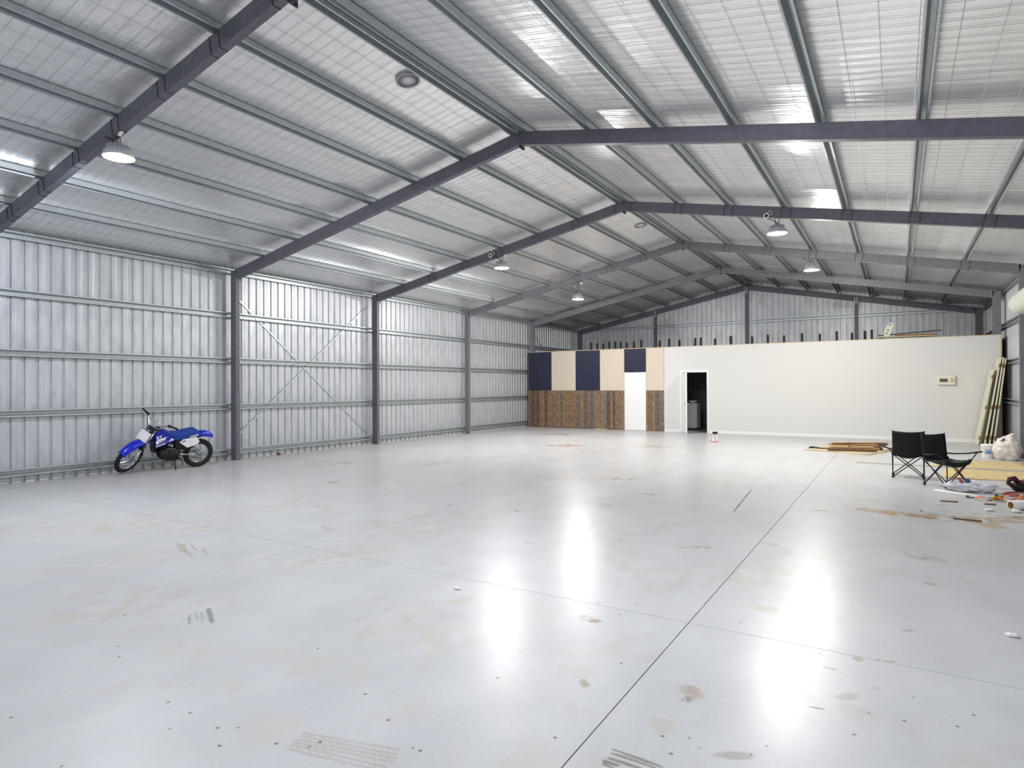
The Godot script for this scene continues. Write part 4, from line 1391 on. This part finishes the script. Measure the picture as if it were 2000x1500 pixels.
# ---------------------------------------------------------------- folding camp chairs: front towards +z
func camp_chair(label: String, at: Vector3, turn: float, green: bool) -> void:
	var t := thing("camp_chair", label, "chair", at, turn, "folding camp chairs")
	var cloth: Material = mat("chair_cloth", rgb8(17, 17, 19), 0.8)
	var seatm: Material = mat("chair_green", rgb8(40, 60, 54), 0.8) if green else cloth
	var rod: Material = mat("chair_rod", rgb8(30, 28, 29), 0.4, 0.3)
	var hx := 0.225
	var zb := -0.20
	var zf := 0.19
	var R := func(n: String, pts: Array, r := 0.0085) -> void:
		var st := nst(true)
		tube(st, pts, r, 8)
		obj(n, st, rod, t)
	for k in [-1, 1]:
		R.call("back_post", [Vector3(hx * k, 0.012, zb), Vector3(hx * k, 0.45, zb - 0.005), Vector3(hx * k * 1.02, 0.82, zb - 0.05)])
		R.call("front_post", [Vector3(hx * k * 1.02, 0.40, zf + 0.01), Vector3(hx * k * 1.25, 0.45, zf + 0.0), Vector3(hx * k * 1.80, 0.535, zf - 0.03)])
		R.call("side_rod", [Vector3(hx * k, 0.02, zb), Vector3(hx * k * 1.02, 0.42, zf)])
		R.call("side_rod", [Vector3(hx * k * 1.02, 0.02, zf), Vector3(hx * k * 1.04, 0.42, zb + 0.01)])
	R.call("front_rod", [Vector3(-hx, 0.02, zf), Vector3(hx, 0.42, zf + 0.01)])
	R.call("front_rod", [Vector3(hx, 0.02, zf + 0.012), Vector3(-hx, 0.42, zf + 0.022)])
	R.call("back_rod", [Vector3(-hx, 0.02, zb), Vector3(hx, 0.40, zb - 0.012)])
	R.call("back_rod", [Vector3(hx, 0.02, zb - 0.014), Vector3(-hx, 0.40, zb - 0.026)])
	for kx in [-1, 1]:
		for z in [zb, zf]:
			var st := nst()
			bevel(st, Vector3(hx * kx, 0.012, z), Vector3(0.045, 0.024, 0.035), 0.006)
			obj("foot", st, M.rubber, t)
			st = nst()
			bevel(st, Vector3(hx * kx * 1.02, 0.42, z), Vector3(0.035, 0.04, 0.04), 0.006)
			obj("joint", st, M.black, t)
	# backrest
	var st := nst(true)
	var rows := []
	for i in 9:
		var v := i / 8.0
		var row := []
		for j in 11:
			var a := lerpf(-1.0, 1.0, j / 10.0)
			var w := hx + 0.012 - 0.02 * sin(PI * clampf((0.5 - v) * 2.0, 0.0, 1.0))
			var y := lerpf(0.40, 0.815, v) - (0.02 * (1.0 - a * a)) * v - 0.05 * (1.0 - a * a) * (1.0 - v)
			var z := zb - 0.005 - 0.05 * v - 0.035 * (1.0 - a * a) * (1.0 - 0.4 * v) + 0.004 * sin(a * 9.0 + v * 7.0)
			row.append(Vector3(a * w, y, z))
		rows.append(row)
	slab(st, rows, Vector3(0, 0, 0.006))
	obj("backrest", st, cloth, t)
	# seat
	st = nst(true)
	rows = []
	for i in 9:
		var v := i / 8.0
		var row := []
		for j in 11:
			var a := lerpf(-1.0, 1.0, j / 10.0)
			var dip := 0.075 * (1.0 - a * a) * (0.55 + 0.45 * sin(PI * v)) + 0.02 * sin(PI * v)
			row.append(Vector3(a * (hx + 0.005), 0.435 - dip - 0.02 * (1.0 - v), lerpf(zb, zf + 0.02, v)))
		rows.append(row)
	slab(st, rows, Vector3(0, -0.012, 0))
	obj("seat", st, seatm, t)
	st = nst(true)
	rows = []
	for i in 4:
		var row := []
		for j in 11:
			var a := lerpf(-1.0, 1.0, j / 10.0)
			var dip := 0.075 * (1.0 - a * a) * 0.55
			row.append(Vector3(a * (hx + 0.004), 0.43 - dip - 0.025 * i, zf + 0.028 - 0.004 * i * i))
		rows.append(row)
	slab(st, rows, Vector3(0, 0, -0.006))
	obj("seat_front_flap", st, cloth, t)
	for k in [-1, 1]:
		st = nst(true)
		rows = []
		for i in 9:
			var v := i / 8.0
			var w := 0.018 + 0.028 * smoothstep(0.45, 0.85, v)
			rows.append([Vector3(hx * k * (1.0 + 0.95 * v) - w, 0.50 + 0.055 * v - 0.02 * sin(PI * v), lerpf(zb - 0.01, zf + 0.0, v)), Vector3(hx * k * (1.0 + 0.95 * v), 0.505 + 0.055 * v - 0.02 * sin(PI * v), lerpf(zb - 0.01, zf + 0.0, v)), Vector3(hx * k * (1.0 + 0.95 * v) + w, 0.50 + 0.055 * v - 0.02 * sin(PI * v), lerpf(zb - 0.01, zf + 0.0, v))])
		slab(st, rows, Vector3(0, -0.016, 0))
		obj("armrest", st, cloth, t)
	if green:
		st = nst(true)
		rows = []
		for i in 6:
			var v := i / 5.0
			var row := []
			for j in 7:
				var a := lerpf(-1.0, 1.0, j / 6.0)
				row.append(Vector3(a * 0.19, 0.405 - 0.035 * (1.0 - a * a) - 0.014 * (1.0 - v), lerpf(zb + 0.02, zf + 0.005, v)))
			rows.append(row)
		slab(st, rows, Vector3(0, 0.012, 0))
		obj("folded_back_pad", st, mat("chair_pad", rgb8(48, 72, 64), 0.85), t)


func make_chairs() -> void:
	camp_chair("black folding camp chair turned away from us, the left one of two", V(12.51, 0, 12.84), PI, false)
	camp_chair("black folding camp chair with a dark green seat, the right one of two", V(13.02, 0, 11.98), deg_to_rad(45.0), true)


# ---------------------------------------------------------------- loose things
func crumple(r: Vector3, amp: float, freq: float, sd: int, n := 28, m := 18, smooth := true) -> SurfaceTool:   # a crumpled bag resting at y = 0
	var st := nst(smooth)
	var ns := noise(freq, 3, sd)
	var ridge := noise(freq * 2.3, 3, sd + 5)
	ridge.fractal_type = FastNoiseLite.FRACTAL_RIDGED
	var rings := []
	for i in m + 1:
		var b := lerpf(-PI / 2, PI / 2, float(i) / m)
		var ring := []
		for k in n:
			var a := TAU * k / n
			var d := Vector3(cos(b) * cos(a), sin(b), cos(b) * sin(a))
			var q := 1.0 + amp * ns.get_noise_3dv(d) + 0.5 * amp * ridge.get_noise_3dv(d)
			var p := Vector3(d.x * r.x, d.y * r.y, d.z * r.z) * q
			p.y = maxf(p.y + r.y * 0.82, 0.0)
			ring.append(p)
		rings.append(ring)
	loft(st, rings, true, false)
	return st


func one(called: String, st: SurfaceTool, m: Material, at: Vector3, label: String, category: String, group := "", turn := 0.0) -> MeshInstance3D:
	var o := obj(called, st, m)
	o.position = at
	o.rotation.y = turn
	tag(o, label, category, group)
	return o


func flat_sheet(pts: Array, y: float, th: float, wave := 0.0) -> SurfaceTool:   # four corners [x, s], gently waving
	var st := nst(true)
	var rows := []
	for i in 9:
		var row := []
		for k in 9:
			var a: Array = [lerpf(pts[0][0], pts[1][0], k / 8.0), lerpf(pts[0][1], pts[1][1], k / 8.0)]
			var b: Array = [lerpf(pts[3][0], pts[2][0], k / 8.0), lerpf(pts[3][1], pts[2][1], k / 8.0)]
			var x := lerpf(a[0], b[0], i / 8.0)
			var s := lerpf(a[1], b[1], i / 8.0)
			row.append(V(x, y + wave * (0.5 + 0.5 * sin(x * 7.0 + s * 5.0)), s))
		rows.append(row)
	slab(st, rows, Vector3(0, th, 0))
	return st


func make_clutter() -> void:
	var st := nst()
	# --- timber offcuts on a worn sheet
	var hess := mat("hessian", Color.WHITE, 0.95)
	hess.albedo_texture = noise_tex(noise(0.06, 4, 91), 256, 256, ramp_of([[0.0, rgb8(158, 140, 112)], [0.6, rgb8(196, 180, 150)], [1.0, rgb8(212, 198, 170)]]))
	tri_map(hess, Vector3(1.2, 1.2, 1.2), true)
	one("floor_sheet", flat_sheet([[10.37, 16.92], [11.80, 16.32], [12.30, 17.75], [10.95, 18.75]], 0.001, 0.004, 0.006), hess, Vector3.ZERO, "worn tan sheet on the floor under the timber offcuts", "sheet")
	var tints := [rgb8(232, 220, 204), rgb8(172, 150, 134), rgb8(250, 246, 236), rgb8(208, 188, 170), rgb8(136, 118, 106)]
	for k in 5:
		var w := mat("offcut%d" % k, tints[k], 0.75)
		w.albedo_texture = M.pine.albedo_texture
		w.albedo_color = tints[k]
		tri_map(w, Vector3(0.6, 4, 4))
	var cuts := [   # x, y, s, length, height, depth, turn, tint, what sets it apart
		[11.42, 0.042, 17.02, 1.05, 0.055, 0.10, 0.22, 4, "dark batten at the front foot of the timber pile"], [11.36, 0.045, 17.20, 0.95, 0.06, 0.11, 0.22, 0, "yellow pine length second from the front in the pile's bottom layer"],
		[11.50, 0.045, 17.40, 0.98, 0.06, 0.11, 0.22, 3, "tan timber length in the middle of the pile's bottom layer"], [11.60, 0.045, 17.62, 0.90, 0.06, 0.11, 0.22, 1, "reddish timber length at the back of the pile's bottom layer"],
		[11.14, 0.102, 17.10, 0.42, 0.05, 0.10, 0.18, 2, "short pale block at the front left of the timber pile"], [11.62, 0.102, 17.22, 0.50, 0.05, 0.09, 0.18, 0, "short yellow block beside the pale one on the timber pile"],
		[11.46, 0.102, 17.42, 1.00, 0.05, 0.10, 0.18, 1, "reddish length in the second layer of the timber pile"], [11.52, 0.102, 17.60, 1.02, 0.05, 0.09, 0.18, 2, "pale length at the back of the second layer of the timber pile"],
		[11.44, 0.144, 17.38, 1.15, 0.03, 0.11, 0.30, 3, "thin tan board lying on the second layer of the pile"], [11.58, 0.144, 17.60, 1.20, 0.03, 0.10, 0.30, 4, "thin dark board at the back of the third layer of the pile"],
		[11.55, 0.173, 17.46, 1.25, 0.022, 0.11, 0.40, 1, "long reddish board near the top of the timber pile"], [11.70, 0.195, 17.52, 1.10, 0.016, 0.06, 0.52, 2, "thin pale lath topmost on the timber pile"]]
	for q in cuts:
		st = nst()
		bevel(st, Vector3.ZERO, Vector3(q[3], q[4], q[5]), 0.004)
		var o := one("timber_offcut", st, M["offcut%d" % q[7]], V(q[0], q[1], q[2]), q[8], "timber", "timber offcuts in the pile")
		o.rotation.y = q[6]
	st = nst(true)
	tube(st, [Vector3(-0.1, 0.012, 0), Vector3(-0.03, 0.03, 0.02), Vector3(0.05, 0.02, 0.0), Vector3(0.2, 0.012, 0.05), Vector3(0.45, 0.02, 0.0)], [0.02, 0.024, 0.018, 0.012, 0.012], 8)
	one("black_strap", st, M.black, V(10.55, 0.012, 17.35), "black strap at the left end of the timber pile", "strap")
	var gt := thing("small_tin", "small grey tin on the floor right of the timber pile", "tin", V(12.28, 0.0, 17.45))
	st = nst(true)
	lathe(st, [Vector2(0, 0), Vector2(0.055, 0), Vector2(0.055, 0.10), Vector2(0.0, 0.10)], 20)
	obj("body", st, mat("tin_grey", rgb8(150, 152, 140), 0.45, 0.2), gt)
	st = nst(true)
	lathe(st, [Vector2(0.0, 0.10), Vector2(0.058, 0.10), Vector2(0.058, 0.108), Vector2(0.048, 0.104), Vector2(0.0, 0.104)], 20)
	obj("lid", st, M.alloy, gt)
	# --- strip and cardboard on the right
	var card := mat("cardboard", Color.WHITE, 0.9)
	card.albedo_texture = noise_tex(noise(0.03, 5, 95), 256, 256, ramp_of([[0.0, rgb8(170, 146, 104)], [0.5, rgb8(200, 178, 132)], [1.0, rgb8(214, 196, 152)]]))
	tri_map(card, Vector3(0.8, 0.8, 0.8), true)
	one("cardboard_sheet", flat_sheet([[12.85, 14.78], [14.56, 14.80], [14.56, 16.25], [13.10, 16.22]], 0.001, 0.005, 0.004), card, Vector3.ZERO, "flat tan cardboard sheet beyond the long pale strip", "cardboard")
	one("cardboard_sheet", flat_sheet([[12.98, 12.98], [14.25, 13.10], [14.56, 14.50], [13.15, 14.52]], 0.001, 0.005, 0.004), card, Vector3.ZERO, "flat tan cardboard sheet nearer than the long pale strip", "cardboard")
	st = nst()
	bar(st, Vector3(-1.42, 0.0, -0.018), Vector3(1.42, 0.02, 0.018))
	one("pale_strip", st, mat("strip", rgb8(200, 196, 184), 0.5), V(13.05, 0.001, 14.65), "long thin pale strip lying across the floor behind the chairs", "strip")
	# --- shopping bag, paper strip
	var film := mat("bag_film", rgb8(226, 228, 234), 0.35)
	film.backlight_enabled = true
	film.backlight = Color(0.35, 0.35, 0.36)
	var pb := thing("plastic_bag", "crumpled white plastic carrier bag with red and blue print by the chair", "bag", V(13.28, 0.0, 11.52))
	obj("bag", crumple(Vector3(0.30, 0.085, 0.15), 0.4, 1.5, 12, 36, 18, false), film, pb)
	st = nst(true)
	slab(st, [[Vector3(-0.17, 0.172, 0.0), Vector3(-0.13, 0.140, 0.10)], [Vector3(-0.12, 0.182, 0.0), Vector3(-0.085, 0.145, 0.105)]], Vector3(0, 0.002, 0.001))
	obj("print_red", st, mat("print_red", rgb8(150, 40, 60), 0.5), pb)
	st = nst(true)
	slab(st, [[Vector3(-0.105, 0.183, 0.0), Vector3(-0.07, 0.146, 0.105)], [Vector3(-0.02, 0.188, 0.0), Vector3(0.01, 0.150, 0.11)]], Vector3(0, 0.002, 0.001))
	obj("print_blue", st, mat("print_blue", rgb8(40, 48, 100), 0.5), pb)
	st = nst(true)
	slab(st, [[Vector3(-0.40, 0.0, -0.05), Vector3(-0.40, 0.012, 0.0), Vector3(-0.39, 0.0, 0.05)], [Vector3(0.0, 0.004, -0.045), Vector3(0.0, 0.02, 0.0), Vector3(0.0, 0.0, 0.05)], [Vector3(0.36, 0.0, -0.03), Vector3(0.36, 0.014, 0.0), Vector3(0.36, 0.0, 0.03)]], Vector3(0, 0.003, 0))
	one("paper_strip", st, mat("paper", rgb8(232, 230, 226), 0.8), V(13.16, 0.001, 11.18), "long white paper strip in front of the carrier bag", "paper", "", 0.55 - 1.16)
	# --- orange ratchet straps
	var web := mat("strap_orange", rgb8(214, 104, 26), 0.7)
	var sts := [[[[13.26, 10.78], [13.36, 10.70], [13.48, 10.80], [13.58, 10.70], [13.70, 10.82], [13.86, 10.76]], "orange lashing strap lying straight with a black hook"], [[[13.62, 11.12], [13.68, 11.02], [13.78, 11.10], [13.84, 11.00], [13.92, 11.12], [14.0, 11.04]], "orange lashing strap bunched up in the heap"]]
	for q in sts:
		var t := thing("lashing_strap", q[1], "strap", V(q[0][0][0], 0, q[0][0][1]), 0.0, "lashing straps on the floor")
		var o := t.position
		var rows := []
		for k in 41:
			var f: float = k / 40.0 * (q[0].size() - 1)
			var i := mini(int(f), q[0].size() - 2)
			var g := smoothstep(0.0, 1.0, f - i)
			var x := lerpf(q[0][i][0], q[0][i + 1][0], f - i)
			var s := lerpf(q[0][i][1], q[0][i + 1][1], g)
			var y := 0.012 + 0.03 * pow(sin(f * 1.9), 2.0)
			rows.append([V(x, y, s - 0.025) - o, V(x + 0.004, y + 0.016 * sin(f * 3.0), s + 0.025) - o])
		st = nst(true)
		slab(st, rows, Vector3(0, 0.003, 0))
		obj("webbing", st, web, t)
		st = nst(true)
		tube(st, [Vector3(0.0, 0.02, 0), Vector3(-0.05, 0.02, 0.01), Vector3(-0.085, 0.02, -0.01), Vector3(-0.08, 0.03, -0.05), Vector3(-0.05, 0.03, -0.055)], 0.008, 8)
		obj("hook", st, M.black, t)
		st = nst()
		bevel(st, Vector3(0.26, 0.035, -0.02), Vector3(0.14, 0.045, 0.06), 0.008, Basis(Vector3.UP, 0.5))
		obj("buckle", st, mat("buckle_brass", rgb8(176, 140, 60), 0.4, 0.5), t)
	st = nst(true)
	var coil := []
	for k in 61:
		var a := k / 60.0 * TAU * 2.2
		var rr := 0.16 + 0.05 * sin(a * 0.7)
		coil.append(Vector3(rr * cos(a) * 1.0, 0.012 + 0.008 * sin(a * 1.7) + 0.008, rr * sin(a)))
	tube(st, coil, 0.009, 6)
	one("red_rope", st, mat("rope_red", rgb8(150, 60, 56), 0.8), V(13.86, 0.0, 11.42), "reddish rope looped on the floor behind the orange straps", "rope")
	# --- red and black power tool bag
	var tb := thing("tool_bag", "red and black tool bag at the right edge of the picture", "bag", V(14.0, 0.0, 11.95), 0.5)
	obj("bag", crumple(Vector3(0.20, 0.085, 0.13), 0.3, 1.6, 33), mat("bag_black", rgb8(26, 24, 28), 0.75), tb)
	st = nst(true)
	slab(st, [[Vector3(-0.14, 0.125, -0.03), Vector3(-0.15, 0.12, 0.06)], [Vector3(0.0, 0.175, -0.04), Vector3(0.0, 0.165, 0.06)], [Vector3(0.15, 0.15, -0.04), Vector3(0.16, 0.135, 0.06)]], Vector3(0, 0.012, 0))
	obj("red_flap", st, mat("bag_red", rgb8(150, 24, 34), 0.7), tb)
	st = nst(true)
	tube(st, [Vector3(-0.12, 0.12, 0.02), Vector3(-0.20, 0.20, 0.02), Vector3(-0.27, 0.19, 0.03), Vector3(-0.30, 0.13, 0.04), Vector3(-0.22, 0.06, 0.06)], [0.03, 0.038, 0.036, 0.03, 0.026], 10)
	obj("handle", st, mat("bag_maroon", rgb8(62, 22, 28), 0.7), tb)
	st = nst(true)
	tube(st, [Vector3(0.0, 0.03, 0.16), Vector3(0.10, 0.03, 0.15)], 0.026, 12)
	obj("blue_canister", st, mat("can_blue", rgb8(120, 160, 210), 0.3), tb)
	# --- roll of paper
	var pr := thing("paper_roll", "white roll of paper with a brown core at the right edge", "roll", V(13.78, 0.062, 10.22))
	pr.rotation.y = 0.62
	st = nst(true)
	lathe(st, [Vector2(0.044, -0.25), Vector2(0.058, -0.25), Vector2(0.06, -0.24), Vector2(0.06, 0.25), Vector2(0.044, 0.25)], 24, Transform3D(Basis(Vector3.BACK, PI / 2), Vector3.ZERO), false)
	obj("roll", st, M.paper, pr)
	st = nst(true)
	lathe(st, [Vector2(0.040, -0.251), Vector2(0.045, -0.251), Vector2(0.045, 0.251), Vector2(0.040, 0.251), Vector2(0.040, -0.251)], 24, Transform3D(Basis(Vector3.BACK, PI / 2), Vector3.ZERO), false)
	obj("core", st, mat("core_brown", rgb8(150, 112, 62), 0.85), pr)
	one("paper_scrap", crumple(Vector3(0.05, 0.02, 0.04), 0.5, 2.0, 44, 14, 8, false), M.paper, V(13.62, 0.001, 9.93), "crumpled paper scrap in front of the paper roll", "paper")
	# --- clear bottle lying on the dirt
	var bt := thing("plastic_bottle", "crushed clear plastic bottle lying on the dirt trail", "bottle", V(12.71, 0.036, 9.27), 0.3)
	var pet := mat("pet", rgb8(225, 235, 240), 0.08)
	pet.transparency = BaseMaterial3D.TRANSPARENCY_ALPHA
	pet.albedo_color.a = 0.35
	st = nst(true)
	lathe(st, [Vector2(0.0, -0.11), Vector2(0.03, -0.11), Vector2(0.034, -0.10), Vector2(0.03, -0.06), Vector2(0.035, -0.03), Vector2(0.029, 0.0), Vector2(0.034, 0.04), Vector2(0.024, 0.07), Vector2(0.013, 0.09), Vector2(0.013, 0.11)], 18, Transform3D(Basis(Vector3.BACK, PI / 2), Vector3.ZERO))
	obj("bottle", st, pet, bt)
	st = nst(true)
	lathe(st, [Vector2(0.0, 0.105), Vector2(0.016, 0.105), Vector2(0.016, 0.125), Vector2(0.0, 0.125)], 16, Transform3D(Basis(Vector3.BACK, PI / 2), Vector3.ZERO))
	obj("cap", st, mat("cap_blue", rgb8(150, 176, 196), 0.4), bt)
	# --- bucket and rubbish bag
	var bu := thing("paint_bucket", "white plastic bucket with a blue label beside the rubbish bag", "bucket", V(14.03, 0.0, 17.0))
	st = nst(true)
	lathe(st, [Vector2(0, 0), Vector2(0.105, 0), Vector2(0.11, 0.01), Vector2(0.125, 0.27), Vector2(0.132, 0.28), Vector2(0.132, 0.30), Vector2(0.122, 0.30), Vector2(0.105, 0.03), Vector2(0, 0.02)], 28)
	obj("bucket", st, M.white_paint, bu)
	st = nst(true)
	var rows := []
	for k in 9:
		var a := lerpf(1.15, 2.1, k / 8.0)
		rows.append([Vector3(0.117 * cos(a), 0.10, 0.117 * sin(a)), Vector3(0.124 * cos(a), 0.17, 0.124 * sin(a))])
	slab(st, rows, Vector3(0, 0, 0.002))
	obj("label_panel", st, mat("label_blue", rgb8(120, 150, 210), 0.5), bu)
	st = nst(true)
	tube(st, [Vector3(-0.13, 0.27, 0), Vector3(-0.09, 0.20, 0.1), Vector3(0.0, 0.18, 0.137), Vector3(0.09, 0.20, 0.1), Vector3(0.13, 0.27, 0)], 0.003, 6)
	obj("bail_handle", st, M.alloy, bu)
	var rb := thing("rubbish_bag", "full pale rubbish bag slumped against the right column", "bag", V(14.33, 0.0, 16.72))
	obj("bag", crumple(Vector3(0.235, 0.265, 0.22), 0.22, 1.7, 57, 44, 30, true), mat("bag_pale", rgb8(222, 214, 208), 0.4), rb)
	st = nst(true)
	tube(st, [Vector3(0.03, 0.42, 0), Vector3(0.06, 0.49, 0.01), Vector3(0.09, 0.54, 0.02), Vector3(0.13, 0.56, 0.03)], [0.10, 0.07, 0.045, 0.012], 10)
	obj("knot", st, M.bag_pale, rb)
	st = nst(true)
	slab(st, [[Vector3(-0.13, 0.41, 0.10), Vector3(-0.10, 0.40, 0.14)], [Vector3(-0.08, 0.455, 0.09), Vector3(-0.05, 0.44, 0.13)]], Vector3(0, 0.012, 0.006))
	obj("dark_scrap", st, mat("scrap_dark", rgb8(60, 66, 84), 0.6), rb)
	# --- old doors leaning in the corner
	var names := ["cream door leaning in the right corner, foremost and shortest", "cream door leaning in the right corner, second from the front", "cream door leaning in the right corner, third from the front", "cream door leaning in the right corner, nearest the wall"]
	var dq := [[14.16, 2.04, 0.172, 20.45], [14.31, 2.33, 0.150, 20.47], [14.41, 2.33, 0.132, 20.49], [14.50, 2.30, 0.115, 20.51]]
	for k in 4:
		var q: Array = dq[k]
		var t := thing("leaning_door", names[k], "door", V(q[0], 0.0, q[3] + 0.39), 0.0, "old doors leaning in the corner")
		t.rotation.z = -q[2]
		st = nst()
		bevel(st, Vector3(0, q[1] * 0.5 + 0.004, 0), Vector3(0.035, q[1], 0.78), 0.003)
		obj("door_panel", st, mat("door_cream", rgb8(226, 220, 196), 0.5), t)
		for y in [0.20, 1.02, q[1] - 0.2]:
			st = nst()
			bar(st, Vector3(-0.016, y - 0.05, 0.386), Vector3(0.016, y + 0.05, 0.392))
			obj("hinge_recess", st, mat("hinge_brown", rgb8(140, 108, 52), 0.8), t)
	# --- small lantern by the wall
	var la := thing("small_canister", "small white and orange canister with a dark lid on the floor near the open door", "canister", V(7.94, 0.0, 18.05))
	st = nst()
	bevel(st, Vector3(0, 0.125, 0), Vector3(0.115, 0.22, 0.115), 0.01)
	obj("body", st, M.white_paint, la)
	st = nst()
	bevel(st, Vector3(0, 0.262, 0), Vector3(0.13, 0.06, 0.13), 0.012)
	obj("lid", st, mat("lid_navy", rgb8(28, 24, 44), 0.5), la)
	st = nst()
	bevel(st, Vector3(0, 0.012, 0), Vector3(0.13, 0.024, 0.13), 0.005)
	obj("base", st, mat("orange", rgb8(226, 98, 30), 0.5), la)
	st = nst()
	bar(st, Vector3(0.015, 0.03, 0.0575), Vector3(0.03, 0.235, 0.0605))
	bar(st, Vector3(-0.05, 0.215, 0.0575), Vector3(0.05, 0.232, 0.0605))
	obj("orange_band", st, M.orange, la)
	st = nst()
	bar(st, Vector3(-0.045, 0.10, 0.0578), Vector3(0.005, 0.20, 0.0598))
	obj("label_panel", st, mat("label_pale", rgb8(190, 214, 214), 0.6), la)
	var cn := one("small_nozzle", crumple(Vector3(0.03, 0.075, 0.03), 0.2, 2.0, 61, 12, 10), mat("nozzle_clear", rgb8(226, 214, 206), 0.4), V(7.80, 0.001, 18.10), "small pale bottle left of the white and orange canister", "bottle")
	cn.rotation.y = 0.4
	# --- things lying on the loft
	var lp := [[12.55, 2.996, 21.74, 1.45, 0.03, 0.26, 0.0, "pale"], [12.80, 3.036, 21.80, 1.0, 0.05, 0.16, 0.0, "brown"], [12.66, 3.108, 21.82, 1.60, 0.018, 0.18, 0.058, "dark"]]
	var lc := {"pale": mat("plank_pale", rgb8(206, 196, 170), 0.8), "brown": mat("plank_brown", rgb8(150, 104, 60), 0.8), "dark": mat("plank_dark", rgb8(70, 64, 58), 0.8)}
	for q in lp:
		st = nst()
		bevel(st, Vector3.ZERO, Vector3(q[3], q[4], q[5]), 0.004)
		var o := one("loft_plank", st, lc[q[7]], V(q[0], q[1] + 0.04, q[2]), q[7] + " plank in the heap on the loft above the white wall", "plank", "planks on the loft")
		o.rotation.z = q[6]
	for q in [[11.95, 21.80], [13.0, 21.80]]:
		st = nst()
		bevel(st, Vector3.ZERO, Vector3(0.10, 0.07, 0.10), 0.004)
		one("loft_block", st, M.plank_pale, V(q[0], 2.985, q[1]), "small pale block under the %s end of the loft planks" % ("left" if q[0] < 12.5 else "right"), "block", "blocks on the loft")
	var br := thing("perforated_bracket", "white bracket with dark holes standing on the loft planks", "bracket", V(12.10, 3.052, 21.66), 0.0)
	br.rotation.z = -0.16
	st = nst(true)
	var pp := PackedVector2Array()
	for q in rounded([[-0.10, 0.0], [0.07, 0.0], [0.09, 0.20], [0.12, 0.30], [0.10, 0.42], [0.02, 0.43], [-0.04, 0.33], [-0.09, 0.20]], 2): pp.append(Vector2(q[0], q[1]))
	st = nst()
	prism(st, pp, Vector3(0, 0, -0.02), Vector3.RIGHT, Vector3.UP, Vector3(0, 0, 0.04))
	obj("plate", st, mat("bracket_white", rgb8(216, 212, 196), 0.5), br)
	for q in [[0.0, 0.20], [-0.02, 0.10], [0.03, 0.36]]:
		st = nst(true)
		lathe(st, [Vector2(0.0, 0.0), Vector2(0.02, 0.0), Vector2(0.02, 0.004), Vector2(0.0, 0.004)], 14, Transform3D(Basis(Vector3.RIGHT, PI / 2), Vector3(q[0], q[1], 0.019)))
		obj("hole", st, M.black, br)
	# --- scraps on the floor
	for q in [[9.39, 3.93, 0.03, "white paper scrap on the bare floor in the foreground"], [12.97, 5.02, 0.035, "small white chip on the floor at the right"], [13.34, 9.87, 0.05, "torn pale scrap left of the paper roll"]]:
		one("scrap", crumple(Vector3(q[2], q[2] * 0.35, q[2] * 0.6), 0.5, 2.0, int(q[0] * 10.0), 12, 8, false), M.paper, V(q[0], 0.0, q[1]), q[3], "scrap")
	for q in [[13.40, 10.38, 0.13, 0.3, "grey-brown wood chip between the strap and the paper roll"], [12.95, 10.35, 0.2, 0.1, "thin stick on the floor left of the orange strap"], [13.05, 9.05, 0.28, -0.1, "dark stick lying in the dirt trail"]]:
		st = nst()
		bevel(st, Vector3(0, 0.009, 0), Vector3(q[2], 0.016, 0.025 if q[2] < 0.15 else 0.012), 0.003)
		one("stick", st, M.offcut4, V(q[0], 0.0, q[1]), q[4], "stick", "", q[3])
	st = nst(true)
	one("dry_leaf", crumple(Vector3(0.05, 0.03, 0.04), 0.6, 2.4, 77, 12, 8, false), mat("leaf", rgb8(120, 84, 52), 0.9), V(-0.12, 0.0, 9.55), "dry brown leaf at the foot of the left wall", "leaf")
